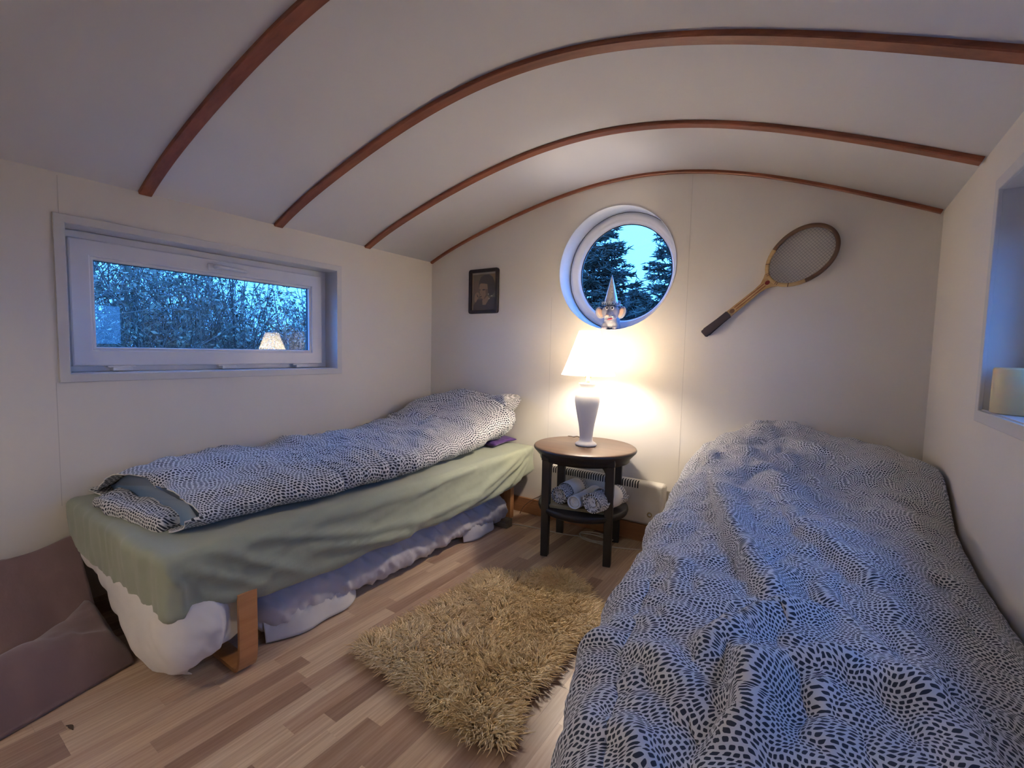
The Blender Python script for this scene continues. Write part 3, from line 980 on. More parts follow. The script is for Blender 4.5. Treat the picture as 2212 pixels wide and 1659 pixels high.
gy = np.array([-2.35, -2.0, -1.6, -1.2, -0.95, -0.70, -0.47, -0.22, -0.08, 0.0])
gx = np.array([1.93, 2.02, 2.14, 2.35, 2.55, 2.66, 2.73])
GH = np.array([
    [.50, .535, .55, .56, .55, .53, .50],
    [.505, .54, .555, .57, .56, .54, .50],
    [.515, .55, .57, .58, .565, .54, .505],
    [.525, .555, .575, .58, .56, .53, .495],
    [.535, .56, .58, .58, .56, .53, .49],
    [.555, .59, .61, .605, .59, .565, .53],
    [.575, .635, .66, .665, .675, .675, .655],
    [.585, .675, .735, .715, .70, .69, .66],
    [.57, .66, .735, .70, .66, .64, .60],
    [.50, .58, .65, .60, .55, .52, .50]])
def Htop(x, y):
    # smooth bicubic-ish: cosine blend of the control grid
    xi = np.clip(np.searchsorted(gx, x) - 1, 0, len(gx) - 2); yi = np.clip(np.searchsorted(gy, y) - 1, 0, len(gy) - 2)
    tx = np.clip((x - gx[xi]) / (gx[xi + 1] - gx[xi]), 0, 1); ty = np.clip((y - gy[yi]) / (gy[yi + 1] - gy[yi]), 0, 1)
    sx = tx * tx * (3 - 2 * tx) * 0.5 + tx * 0.5; sy = ty * ty * (3 - 2 * ty) * 0.5 + ty * 0.5
    return (GH[yi, xi] * (1 - sx) + GH[yi, xi + 1] * sx) * (1 - sy) + (GH[yi + 1, xi] * (1 - sx) + GH[yi + 1, xi + 1] * sx) * sy
RFOLDS = [([(2.02, -0.50), (2.159, -0.985), (2.229, -1.244), (2.289, -1.416), (2.353, -1.575)], .034, .050, .35),
          ([(2.40, -1.53), (2.34, -1.60), (2.29, -1.69), (2.27, -1.76)], .030, .035, .6),
          ([(2.301, -1.723), (2.335, -1.80), (2.34, -1.87), (2.31, -1.95)], .032, .035, .5),
          ([(2.09, -1.36), (2.161, -1.473), (2.175, -1.58)], .022, .030, .6),
          ([(2.03, -1.72), (2.12, -1.75), (2.212, -1.80), (2.27, -1.88)], .030, .035, .6),
          ([(2.008, -0.159), (2.191, -0.588), (2.344, -0.842), (2.452, -1.076), (2.523, -1.278)], .018, .045, .8),
          ([(2.26, -0.707), (2.381, -1.129), (2.467, -1.284), (2.512, -1.411), (2.55, -1.65)], .024, .040, .6),
          ([(2.08, -1.97), (2.161, -1.93), (2.22, -1.945), (2.26, -2.0)], .028, .035, .7),
          ([(2.335, -1.82), (2.371, -1.745), (2.43, -1.70), (2.55, -1.72)], .026, .040, .6),
          ([(1.97, -1.05), (2.05, -1.18), (2.10, -1.26)], .022, .040, .7),
          ([(1.97, -1.40), (2.04, -1.50), (2.08, -1.62)], .026, .040, .7),
          ([(1.98, -0.75), (2.06, -0.85), (2.12, -0.98)], .018, .040, .7),
          ([(2.48, -1.60), (2.56, -1.80), (2.60, -2.0)], .022, .05, .7),
          ([(2.60, -0.80), (2.64, -1.10), (2.66, -1.45)], .012, .04, .7),
          ([(2.20, -0.25), (2.40, -0.42), (2.62, -0.50)], .012, .04, .7)]
EDGE_Y = [-2.4, -2.0, -1.89, -1.77, -1.57, -1.41, -1.03, -0.64, -0.3, -0.12, 0.0]
EDGE_X = [2.235, 2.135, 2.105, 2.075, 2.045, 2.025, 1.975, 1.930, 1.915, 1.935, 1.98]
def right_duvet():
    n, k1, k2 = 400, 180, 60
    ys = np.linspace(-2.32, -0.035, n)
    V = np.zeros((n, k1 + k2, 3)); UV = np.zeros((n, k1 + k2, 2))
    for i, y in enumerate(ys):
        # far edge retreats towards the right wall so that the pillow shows;
        # the room-side edge runs slightly askew, closer to the wall at the foot
        xe = np.interp(y, EDGE_Y, EDGE_X)
        xtop = xe + 0.075
        xt = np.linspace(2.725, xtop, k1)
        yend = np.interp(xt, [2.0, 2.25, 2.45, 2.60, 2.72], [-0.035, -0.045, -0.14, -0.27, -0.40])
        t = (y + 2.32) / (2.285)
        ye = -2.32 + (yend + 2.32) * t
        xg = 1.98 + (xt - xtop) / (2.725 - xtop) * (2.725 - 1.98)
        zt = Htop(xg, ye)
        y0 = ye[-1]; z0 = zt[-1]
        hem = 0.30 + 0.03 * math.sin(y0 * 5)
        s = np.linspace(0, 1, k2 + 1)[1:]
        ang = np.clip(s / 0.40, 0, 1) * math.pi / 2
        zedge = 0.455
        drop = max(0.03, z0 - zedge)
        xs2 = xtop - 0.075 * np.sin(ang) + 0.05 * np.clip((s - 0.4) / 0.6, 0, 1)
        zs2 = z0 - drop * (1 - np.cos(ang)) - np.clip((s - 0.35) / 0.65, 0, 1) * (zedge - hem)
        X = np.concatenate([xt, xs2]); Y = np.concatenate([ye, np.full(k2, y0)]); Z = np.concatenate([zt, zs2])
        V[i, :, 0], V[i, :, 1], V[i, :, 2] = X, Y, Z
        d = np.sqrt(np.diff(X) ** 2 + np.diff(Z) ** 2)
        a = np.concatenate([[0], np.cumsum(d)])
        UV[i, :, 0] = a; UV[i, :, 1] = Y * 1.02
    # normals
    du = np.gradient(V, axis=0); dvv = np.gradient(V, axis=1)
    Nn = np.cross(dvv, du); Nn /= np.linalg.norm(Nn, axis=2, keepdims=True) + 1e-9
    if Nn[:, 50, 2].mean() < 0: Nn = -Nn
    p2 = V[..., :2]
    d = np.zeros(V.shape[:2])
    side0 = np.clip((np.arange(k1 + k2)[None, :] - (k1 - 40)) / 40.0, 0, 1) * np.ones((n, 1))
    for line, amp, w, asym in RFOLDS: d += (1 - 0.6 * side0) * fold(p2, line, amp * 1.15, w * 0.8, asym)
    d += 0.017 * (1 - 0.75 * side0) * fbm(V * np.array([5, 5, 5]) + 1.7, 3)
    cr_ = fbm(np.stack([V[..., 0] * 9 + V[..., 1] * 3, V[..., 1] * 6 - V[..., 0] * 3, V[..., 2] * 8], -1) + 5, 3)
    d += -0.014 * np.abs(cr_) + 0.005
    d += 0.004 * fbm(V * 26 + 3, 2)
    side = np.clip((np.arange(k1 + k2)[None, :] - k1) / 30.0, 0, 1) * np.ones((n, 1))
    d += side * (0.010 * fbm(np.stack([V[..., 1] * 9 + V[..., 2] * 4, V[..., 2] * 4, V[..., 0] * 0], -1), 3))
    edge = np.clip((2.725 - V[..., 0]) / 0.10, 0, 1)
    fare = np.clip((-0.02 - V[..., 1]) / 0.10, 0.1, 1)
    d *= (0.3 + 0.7 * edge) * fare
    V = V + Nn * d[..., None]
    V[..., 2] = np.maximum(V[..., 2], np.where(np.arange(k1 + k2)[None, :] < k1, 0.435, 0.012))
    V[..., 0] = np.minimum(V[..., 0], WX - 0.022)
    V[..., 1] = np.minimum(V[..., 1], -0.02)
    du_ = np.linalg.norm(np.diff(V, axis=1), axis=2); dv_ = np.linalg.norm(np.diff(V, axis=0), axis=2)
    UV[:, 1:, 0] = np.cumsum(du_, axis=1); UV[:, 0, 0] = 0
    UV[1:, :, 1] = np.cumsum(dv_, axis=0); UV[0, :, 1] = 0
    o = fmesh('duvet', V.reshape(-1, 3), grid_faces(n, k1 + k2), M['print'], uv=UV.reshape(-1, 2))
    so = o.modifiers.new('thickness', 'SOLIDIFY'); so.thickness = 0.012; so.offset = -1
    return tag(o, 'rumpled duvet in lozenge print spread over the whole bed', 'duvet')
right_duvet()
pillow('pillow', (2.43, -0.20, 0.575), (0.27, 0.17, 0.115), M['print'], 'pillow in lozenge print case at the head of the spread duvet', Matrix.Rotation(R(6), 4, 'Y') @ Matrix.Rotation(R(18), 4, 'X'))

# ------------------------------------------------------------------ sheepskin rug
OUT = np.array([(1.104, -1.537), (1.23, -1.547), (1.347, -1.555), (1.443, -1.569), (1.525, -1.587), (1.635, -1.596), (1.703, -1.593), (1.764, -1.575), (1.782, -1.528),
                (1.755, -1.472), (1.712, -1.398), (1.733, -1.314), (1.733, -1.211), (1.714, -1.109), (1.712, -1.014), (1.753, -.967), (1.765, -.887), (1.71, -.809),
                (1.62, -.718), (1.52, -.639), (1.408, -.600), (1.36, -.676), (1.318, -.76), (1.247, -.786), (1.158, -.817), (1.165, -.927), (1.165, -1.07), (1.152, -1.212),
                (1.145, -1.335), (1.12, -1.441)])
def inside(p, poly):
    x, y = p[:, 0], p[:, 1]
    r = np.zeros(len(p), bool)
    j = len(poly) - 1
    for i in range(len(poly)):
        xi, yi = poly[i]; xj, yj = poly[j]
        c = ((yi > y) != (yj > y)) & (x < (xj - xi) * (y - yi) / (yj - yi + 1e-12) + xi)
        r ^= c; j = i
    return r
def rug():
    t = thing('sheepskin_rug', (1.45, -1.1, 0), 'shaggy golden sheepskin rug lying on the laminate floor', 'rug')
    cc = OUT.mean(0)
    inner = cc + (OUT - cc) * 0.95
    k = len(inner)
    V = [(x, y, 0.002) for x, y in inner] + [(x, y, 0.012) for x, y in inner] + [(cc[0], cc[1], 0.014)]
    F = [(i, (i + 1) % k, k + (i + 1) % k, k + i) for i in range(k)] + [(k + i, k + (i + 1) % k, 2 * k) for i in range(k)] + [tuple(range(k))[::-1]]
    fmesh('hide', V, F, M['hide'], t, smooth=False)
    g = np.random.default_rng(5)
    n = 26000
    RING = np.vstack([OUT, OUT[:1]])
    pts = np.zeros((0, 2))
    while len(pts) < n:
        q = g.uniform(OUT.min(0), OUT.max(0), (n, 2))
        q = q[inside(q, OUT)]; q = q[seg_dist(q, RING)[0] > 0.026]
        pts = np.vstack([pts, q])
    pts = pts[:n]
    # clumped lean directions
    p3 = np.concatenate([pts, np.zeros((n, 1))], 1)
    CS = 0.020
    jit = pts + 0.010 * np.stack([vnoise(p3 * 40), vnoise(p3 * 40 + 9)], 1)
    cl = np.floor(jit / CS)
    ctr_c = (cl + 0.5) * CS
    ang = 2 * np.pi * fbm(np.concatenate([ctr_c, np.zeros((n, 1))], 1) * 5, 2) + 2.6 * vnoise(np.concatenate([cl, np.zeros((n, 1))], 1) * 7.31 + 0.37) + g.normal(0, 0.15, n)
    d, s, _ = seg_dist(pts, RING)
    ctr = pts - cc; ctr /= np.linalg.norm(ctr, axis=1, keepdims=True)
    # outward lean close to the edge
    near = np.exp(-((d - 0.026) / 0.030) ** 2)
    dirv = np.stack([np.cos(ang), np.sin(ang)], 1)
    # local outward normal from nearest edge: numeric gradient of distance
    e = 0.004
    gx_ = seg_dist(pts + [e, 0], RING)[0] - seg_dist(pts - [e, 0], RING)[0]
    gy_ = seg_dist(pts + [0, e], RING)[0] - seg_dist(pts - [0, e], RING)[0]
    gr = -np.stack([gx_, gy_], 1); gr /= np.linalg.norm(gr, axis=1, keepdims=True) + 1e-9
    dirv = dirv * (1 - near[:, None]) + gr * near[:, None] * 1.4 + g.normal(0, 0.12, (n, 2))
    dirv /= np.linalg.norm(dirv, axis=1, keepdims=True)
    perp = np.stack([-dirv[:, 1], dirv[:, 0]], 1)
    K = 5
    u = np.linspace(0, 1, K)
    ln = g.uniform(0.042, 0.066, n)
    lean = np.clip(0.55 + 0.2 * g.normal(size=n) + 0.35 * near, 0.2, 1.1)
    up = np.sqrt(np.clip(1 - (lean * 0.75) ** 2, 0.12, 1))
    ph = g.uniform(0, 6.28, n); wv = g.uniform(0.003, 0.007, n); fq = g.uniform(7, 12, n)
    P = np.zeros((n, K, 3))
    for i, uu in enumerate(u):
        hor = ln * lean * (uu ** 1.5)
        wav = wv * np.sin(ph + fq * uu) * uu ** 0.5
        wav2 = wv * np.cos(ph + fq * uu) * uu
        P[:, i, :2] = pts + dirv * hor[:, None] + perp * wav[:, None] + (ctr_c - pts) * (0.65 * uu)
        hz = 0.030 + 0.008 * fbm(p3 * 14, 2)
        P[:, i, 2] = 0.008 + ln * up * uu * (1 - 0.30 * uu) * (0.7 + 10 * (hz - 0.026)) + wav2 * 0.6
    P[:, :, 2] = np.maximum(P[:, :, 2], 0.003)
    rad = np.outer(g.uniform(0.0020, 0.0038, n), np.array([1.1, 1.0, 0.9, 0.65, 0.12]))
    V, F = tubes(P, rad, 3)
    tag(fmesh('wool_pile', V, F, M['wool'], t), kind='stuff')
rug()

# ------------------------------------------------------------------ side table
TC = (1.3755, -0.2875); TZ = 0.55
tb = thing('side_table', (TC[0], TC[1], 0), 'round black side table with brown top between the beds', 'table')
lathe('table_top', [(0.0005, 0.0), (0.255, 0.0), (0.2615, -0.004), (0.263, -0.010), (0.260, -0.015)], (TC[0], TC[1], TZ), M['tabletop'], tb, 96)
lathe('top_rim', [(0.262, -0.006), (0.2645, -0.010), (0.263, -0.016), (0.238, -0.044), (0.232, -0.050), (0.229, -0.066), (0.212, -0.066), (0.210, -0.017), (0.255, -0.015)], (TC[0], TC[1], TZ), M['black'], tb, 96)
ta = R(14.0)
for q in range(4):
    a = ta + math.pi / 4 + q * math.pi / 2
    cx, cy = TC[0] + 0.222 * math.cos(a), TC[1] + 0.222 * math.sin(a)
    bm = bmesh.new()
    Mt = Matrix.Translation((cx, cy, 0)) @ Matrix.Rotation(ta, 4, 'Z')
    # square leg, slightly wider at top, chamfered
    for (z0, z1, h0, h1) in ((0.0, 0.49, 0.0185, 0.021), (0.49, 0.535, 0.0215, 0.0235)):
        fs = bm_box(bm, (-h1, -h1, z0), (h1, h1, z1), 0.0025, 1)
        for v in set(v for f in fs for v in f.verts):
            if v.co.z < 0.1: v.co.x *= h0 / h1; v.co.y *= h0 / h1
    # curved brackets towards the neighbours
    sx = -math.copysign(1, math.cos(a - ta)); sy = -math.copysign(1, math.sin(a - ta))
    for ax, sg in ((0, sx), (1, sy)):
        pr_ = [(0.018, 0.487), (0.018, 0.430)] + [(0.018 + 0.034 * (1 - math.cos(t)) , 0.430 + 0.055 * math.sin(t)) for t in np.linspace(0.15, math.pi / 2, 8)]
        vs0, vs1 = [], []
        for (d, z) in pr_:
            p0 = [0, 0, z]; p0[ax] = sg * d; p0[1 - ax] = -0.015
            p1 = list(p0); p1[1 - ax] = 0.015
            vs0.append(bm.verts.new(p0)); vs1.append(bm.verts.new(p1))
        bm.faces.new(vs0); bm.faces.new(vs1[::-1])
        for i in range(len(vs0)):
            j = (i + 1) % len(vs0)
            bm.faces.new((vs0[i], vs0[j], vs1[j], vs1[i]))
    bmesh.ops.transform(bm, matrix=Mt, verts=bm.verts)
    bobj('leg', bm, M['black'], tb)
lathe('lower_shelf', [(0.0005, 0.0), (0.222, 0.0), (0.231, -0.006), (0.233, -0.018), (0.228, -0.032), (0.205, -0.044), (0.0005, -0.044)], (TC[0], TC[1], 0.250), M['black'], tb, 72)

# mat and towels on the shelf
def shelf_mat():
    Mt = Matrix.Translation((TC[0], TC[1], 0.251)) @ Matrix.Rotation(ta, 4, 'Z')
    bm = bmesh.new()
    for i in range(3):
        bm_box(bm, (-0.150 + 0.003 * i, -0.165 - 0.002 * i, 0.0055 * i), (0.150 - 0.004 * i, 0.12, 0.0055 * i + 0.005), 0.002, 2)
    bmesh.ops.transform(bm, matrix=Mt, verts=bm.verts)
    tag(bobj('folded_cloth', bm, M['linen']), 'folded olive cloth lying on the lower shelf of the side table', 'cloth')
shelf_mat()

def towel(x, y, z, ln, r, ang, mats, label, band):
    """rolled towel: spiral end faces, lying along its axis"""
    t = thing('rolled_towel', (x, y, z), label, 'towel', 'rolled towels on the side table shelf')
    d = np.array([math.sin(ang), math.cos(ang), 0.0]); sx = np.array([math.cos(ang), -math.sin(ang), 0.0]); up = np.array([0, 0, 1.0])
    def P(a, b, c): return np.array([x, y, z + r]) + sx * a + up * b + d * c
    n = 150; turns = 5
    V, UV = [], []
    kk = 26
    for i in range(n):
        tt = i / (n - 1)
        th = tt * turns * 2 * math.pi
        rr = r * (0.10 + 0.90 * tt)
        for j in range(kk):
            c = j / (kk - 1)
            tuck = 0.016 * (1 - tt) ** 0.8
            w = rr * (1 + 0.05 * float(fbm(np.array([c * 3 + tt, th * 0.8, r * 50]), 2)))
            end = 0.006 * math.sin(th * 0.5 + r * 90)
            cc = (c - 0.0) * (ln - 2 * tuck) + tuck + (end if c < 0.03 or c > 0.97 else 0)
            V.append(P(w * math.cos(th), max(-r, w * math.sin(th) * 0.96), cc)); UV.append((c * ln, tt * turns * math.pi * r))
    o = fmesh('towel_roll', V, grid_faces(n, kk), mats, t, uv=UV)
    so = o.modifiers.new('thickness', 'SOLIDIFY'); so.thickness = r * 0.10; so.offset = 0
    # dark core filler so that the roll is solid
    Vc, Fc = tubes(np.array([[P(0, 0, 0.012), P(0, 0, ln * .5), P(0, 0, ln - 0.012)]]), np.array([[r * .86] * 3]), 24)
    Fc = Fc.tolist(); Fc.append(list(range(24))); Fc.append(list(range(48, 72))[::-1])
    fmesh('roll_core', Vc, Fc, mats, t)
    if band:
        Vb, Fb = tubes(np.array([[P(0, 0, ln * band[0]), P(0, 0, ln * (band[0] + band[1]) / 2), P(0, 0, ln * band[1])]]), np.array([[r * 1.07, r * 1.08, r * 1.06]]), 40)
        b = fmesh('paper_band', Vb, Fb, M['paper'], t)
        so = b.modifiers.new('thickness', 'SOLIDIFY'); so.thickness = 0.0012; so.offset = -1
    return t
towel(1.320, -0.455, 0.268, 0.235, 0.046, R(2), M['print'], 'banded lozenge print towel roll at the shelf end toward the green bed', (0.30, 0.80))
towel(1.415, -0.475, 0.268, 0.250, 0.035, R(2), M['towel'], 'plain white rolled towel on the side table shelf', None)
towel(1.508, -0.485, 0.268, 0.245, 0.052, R(12), M['print'], 'banded lozenge print towel roll at the shelf end toward the spread duvet', (0.34, 0.78))

# ------------------------------------------------------------------ table lamp
LX, LY = 1.380, -0.285
lp = thing('table_lamp', (LX, LY, TZ), 'lit table lamp with white ceramic base and pleated shade', 'lamp')
lathe('lamp_base', [(0.0005, 0.0), (0.052, 0.0), (0.0555, 0.004), (0.0555, 0.009), (0.050, 0.014), (0.040, 0.019), (0.0345, 0.026), (0.0335, 0.045), (0.036, 0.075), (0.042, 0.115), (0.051, 0.160),
                    (0.0590, 0.200), (0.0632, 0.228), (0.0635, 0.248), (0.059, 0.268), (0.050, 0.280), (0.040, 0.288), (0.0365, 0.296), (0.0365, 0.304), (0.040, 0.312), (0.0455, 0.320), (0.0455, 0.323), (0.020, 0.325), (0.0005, 0.325)],
      (LX, LY, TZ + 0.001), M['ceramic'], lp, 64)
def shade_mat():
    k = N('pleated_lampshade')
    tr = k.n('ShaderNodeBsdfTranslucent'); tr.inputs[0].default_value = (0.95, 0.86, 0.70, 1)
    df = k.n('ShaderNodeBsdfDiffuse'); df.inputs[0].default_value = (0.88, 0.84, 0.76, 1)
    mx = k.n('ShaderNodeMixShader'); mx.inputs[0].default_value = 0.45
    k.l(df.outputs[0], mx.inputs[1]); k.l(tr.outputs[0], mx.inputs[2]); k.l(mx.outputs[0], k.out.inputs['Surface'])
    return k.m
def bulb_mat():
    k = N('glowing_bulb')
    em = k.n('ShaderNodeEmission'); em.inputs[0].default_value = (1.0, 0.87, 0.72, 1); em.inputs[1].default_value = BULB_STRENGTH
    k.l(em.outputs[0], k.out.inputs['Surface'])
    return k.m
pl = lambda t, i: 0.0030 * math.sin(60 * t) * (0.5 + 0.5 * (1 - i / 9))
prof = [(0.135 + (0.052 - 0.135) * (u ** 0.92), 0.366 + 0.226 * u) for u in np.linspace(0, 1, 10)]
lathe('lamp_shade', prof, (LX, LY, TZ), shade_mat(), lp, 360, fr=pl)
lathe('socket', [(0.0005, 0.325), (0.012, 0.325), (0.012, 0.352), (0.016, 0.354), (0.016, 0.395), (0.0005, 0.395)], (LX, LY, TZ), M['brass'], lp, 24)
lathe('bulb', [(0.013, 0.395), (0.016, 0.410), (0.026, 0.430), (0.029, 0.447), (0.026, 0.463), (0.016, 0.475), (0.0005, 0.478)], (LX, LY, TZ), bulb_mat(), lp, 20)
cable('lamp_cord', [(LX - 0.03, LY + 0.04, TZ + 0.008), (LX - 0.07, LY + 0.05, TZ + 0.030), (LX - 0.11, LY + 0.08, TZ + 0.018), (LX - 0.17, LY + 0.16, TZ + 0.004), (LX - 0.21, LY + 0.20, TZ - 0.02),
                    (LX - 0.24, -0.03, TZ - 0.16), (LX - 0.27, -0.025, 0.24), (LX - 0.37, -0.022, 0.16), (LX - 0.47, -0.024, 0.10), (LX - 0.52, -0.05, 0.05), (LX - 0.54, -0.06, 0.006)], 0.0022, M['cordbrown'], lp, 90)

# fill lamp added behind the camera to brighten the near floor, cone pendant shape
PX, PY, PZ = 1.15, -3.10, 1.36
pn = thing('added_fill_lamp', (PX, PY, PZ), 'added unseen fill lamp shaped as a white metal cone pendant', 'lamp')
def fill_bulb_mat():
    k = N('added_fill_bulb')
    em = k.n('ShaderNodeEmission'); em.inputs[0].default_value = (1.0, 0.87, 0.72, 1); em.inputs[1].default_value = FILL_LAMP_STRENGTH
    k.l(em.outputs[0], k.out.inputs['Surface'])
    return k.m
lathe('fill_lamp_cone', [(0.19, 0.0), (0.185, 0.012), (0.12, 0.10), (0.05, 0.17), (0.03, 0.20), (0.0005, 0.205), (0.0005, 0.202), (0.028, 0.197), (0.048, 0.168), (0.118, 0.099), (0.182, 0.012), (0.188, 0.0)], (PX, PY, PZ), M['ceramic'], pn, 48)
lathe('bulb', [(0.0005, 0.02), (0.02, 0.026), (0.032, 0.045), (0.034, 0.06), (0.028, 0.08), (0.015, 0.10), (0.012, 0.15)], (PX, PY, PZ), fill_bulb_mat(), pn, 20)
cable('fill_lamp_cord', [(PX, PY, PZ + 0.20), (PX, PY, PZ + 0.35), (PX, PY, 1.965)], 0.003, M['cord'], pn, 8)

# ------------------------------------------------------------------ heater and cables
ht = thing('wall_heater', (1.39, -0.04, 0.125), 'cream electric panel heater on the end wall behind the side table', 'heater')
box('heater_body', (1.045, -0.085, 0.125), (1.735, -0.012, 0.350), M['heater'], ht, 0.018, 4)
box('wall_bracket', (1.15, -0.014, 0.14), (1.63, -0.0005, 0.33), M['heater'], ht)
def slot_mesh():
    pth = np.array([(0, 0.016, 0.0012), (0, 0.003, 0.0012), (0, -0.006, -0.003), (0, -0.0098, -0.012), (0, -0.0102, -0.024), (0, -0.0102, -0.034)])
    w = 0.0034
    V = [];
    for p in pth: V += [(-w, p[1], p[2]), (w, p[1], p[2])]
    F = [(2 * i, 2 * i + 1, 2 * i + 3, 2 * i + 2) for i in range(len(pth) - 1)]
    me = bpy.data.meshes.new('vent_slot'); me.from_pydata(V, [], F); me.materials.append(M['slot'])
    return me
SM = slot_mesh()
for i in range(38):
    o = bpy.data.objects.new('vent_slot', SM)
    o.location = (1.072 + i * 0.0142, -0.0755, 0.3495)
    link(o, ht)
def torus(name, c, R0, r0, mat, parent, axis='y'):
    a = np.linspace(0, 2 * np.pi, 33)
    P = np.stack([c[0] + R0 * np.cos(a), np.full(33, c[1]), c[2] + R0 * np.sin(a)], 1)
    V, F = tubes(P[None], np.full((1, 33), r0), 10)
    return fmesh(name, V, F, mat, parent)
knob = lathe('thermostat_knob', [(0.0005, 0), (0.009, 0), (0.009, 0.006), (0.0005, 0.006)], (1.668, -0.087, 0.182), M['heater'], ht, 20)
torus('thermostat_ring', (1.668, -0.089, 0.185), 0.011, 0.0025, M['brass'], knob)
cable_pts = [(0.83, -0.26, 0.004), (0.95, -0.22, 0.004), (1.08, -0.20, 0.004), (1.20, -0.19, 0.004), (1.33, -0.16, 0.004), (1.45, -0.19, 0.004), (1.55, -0.17, 0.004), (1.66, -0.10, 0.004), (1.70, -0.06, 0.06), (1.69, -0.055, 0.13)]
tag(cable('power_cable', cable_pts, 0.0032, M['cord']), 'long white power cable running along the floor to the heater', 'cable')
loop = [(1.30 + 0.09 * math.cos(a) * (1 + 0.1 * math.sin(3 * a)) + 0.09, -0.15 + 0.055 * math.sin(a) - 0.02 * math.cos(a * 0.5), 0.010 + 0.002 * a / 3) for a in np.linspace(0, 14, 40)]
tag(cable('coiled_cable', loop, 0.003, M['cord'], n=220), 'white cable lying in coils on the floor under the side table', 'cable')

# ------------------------------------------------------------------ framed portrait
def framed():
    x0, x1, z0, z1 = 0.356, 0.600, 1.275, 1.568
    t = thing('picture_frame', ((x0 + x1) / 2, -0.01, z0), 'small dark framed vintage portrait hanging on the end wall', 'picture')
    bm = bmesh.new(); w = 0.023
    ow = []
    def rr(a0, a1, b0, b1, r, n=6):
        pts = []
        for (cx, cz, s) in ((a1 - r, b1 - r, 0), (a0 + r, b1 - r, 1), (a0 + r, b0 + r, 2), (a1 - r, b0 + r, 3)):
            for k in range(n + 1):
                th = s * math.pi / 2 + k / n * math.pi / 2
                pts.append((cx + r * math.cos(th), cz + r * math.sin(th)))
        return pts
    o = rr(x0, x1, z0, z1, 0.016); i_ = rr(x0 + w, x1 - w, z0 + w, z1 - w, 0.003)
    layers = [(o, -0.001), (o, -0.016), (rr(x0 + .003, x1 - .003, z0 + .003, z1 - .003, .014), -0.0195), (rr(x0 + w - .004, x1 - w + .004, z0 + w - .004, z1 - w + .004, .004), -0.0185), (i_, -0.0155), (i_, -0.006)]
    rows = [[bm.verts.new((a, y, b)) for a, b in pts] for pts, y in layers]
    for r0, r1 in zip(rows[:-1], rows[1:]):
        for k in range(len(r0)):
            k2 = (k + 1) % len(r0); bm.faces.new((r0[k], r0[k2], r1[k2], r1[k]))
    bobj('frame', bm, M['frame'], t, smooth=False)
    cols = dict(paper=srgb(150, 128, 100), bg=srgb(112, 98, 80), bg2=srgb(136, 108, 78), hair=srgb(52, 46, 46), face=srgb(164, 134, 108), shade=srgb(120, 94, 78), dress=srgb(62, 54, 54), dark=srgb(40, 32, 32), light=srgb(196, 184, 166), edge=srgb(160, 150, 138))
    mats = {k: paint('print_' + k, c, 0.06, 0.5, 0.0) for k, c in cols.items()}
    names = list(mats)
    bm = bmesh.new()
    def L(px, py):   # crop pixels of the print -> wall plane
        u = (px - 262) / (855 - 262); v = (py - 350) / (1280 - 350)
        return x0 + w - 0.002 + u * (x1 - x0 - 2 * w + 0.004), z1 - w + 0.002 - v * (z1 - z0 - 2 * w + 0.004)
    def poly(pts, m_, lay):
        vs = [bm.verts.new((L(a, b)[0], -0.006 - 0.00015 * lay, L(a, b)[1])) for a, b in pts]
        f = bm.faces.new(vs); f.material_index = names.index(m_)
    poly([(262, 350), (855, 350), (855, 1280), (262, 1280)], 'bg', 0)
    poly([(700, 380), (855, 380), (855, 900), (790, 640), (760, 500)], 'bg2', 1)
    poly([(262, 350), (300, 350), (300, 1280), (262, 1280)], 'paper', 2)
    poly([(262, 350), (855, 350), (855, 400), (262, 400)], 'edge', 3)
    poly([(310, 600), (400, 520), (430, 640), (440, 800), (350, 860), (310, 840)], 'shade', 1)
    poly([(300, 1280), (310, 1150), (395, 1010), (520, 1000), (540, 1140), (610, 1140), (700, 975), (855, 960), (855, 1280)], 'dress', 4)
    poly([(525, 1040), (560, 985), (650, 930), (700, 985), (610, 1145), (535, 1145)], 'face', 5)
    poly([(440, 700), (445, 570), (490, 460), (570, 415), (680, 415), (770, 480), (820, 600), (835, 730), (815, 860), (760, 930), (690, 930), (640, 800)], 'hair', 6)
    poly([(455, 650), (480, 620), (560, 625), (645, 645), (655, 760), (665, 860), (640, 940), (580, 1000), (525, 995), (480, 950), (450, 895), (468, 850), (462, 790), (448, 740)], 'face', 7)
    poly([(600, 760), (655, 770), (665, 860), (640, 940), (580, 1000), (560, 990), (610, 900)], 'shade', 8)
    poly([(520, 770), (560, 758), (600, 775), (575, 795), (535, 792)], 'dark', 9)
    poly([(455, 765), (480, 765), (482, 785), (460, 786)], 'dark', 9)
    poly([(470, 925), (520, 928), (515, 945), (478, 948)], 'dark', 9)
    poly([(452, 880), (495, 872), (480, 893)], 'dark', 9)
    poly([(335, 1060), (330, 960), (350, 870), (400, 830), (440, 850), (445, 930), (410, 1000), (370, 1075)], 'face', 9)
    poly([(385, 880), (405, 890), (430, 950), (405, 955)], 'dark', 10)
    poly([(662, 875), (685, 870), (690, 905), (668, 910)], 'light', 10)
    poly([(730, 925), (775, 920), (775, 945), (735, 948)], 'light', 10)
    poly([(690, 985), (720, 985), (690, 1020), (670, 1010)], 'light', 10)
    bobj('portrait_print', bm, [mats[k] for k in names], t)
    k = N('picture_glass'); 
    tr = k.n('ShaderNodeBsdfTransparent'); gl = k.n('ShaderNodeBsdfGlossy'); gl.inputs['Roughness'].default_value = 0.05
    mx = k.n('ShaderNodeMixShader'); mx.inputs[0].default_value = 0.04
    k.l(tr.outputs[0], mx.inputs[1]); k.l(gl.outputs[0], mx.inputs[2]); k.l(mx.outputs[0], k.out.inputs['Surface'])
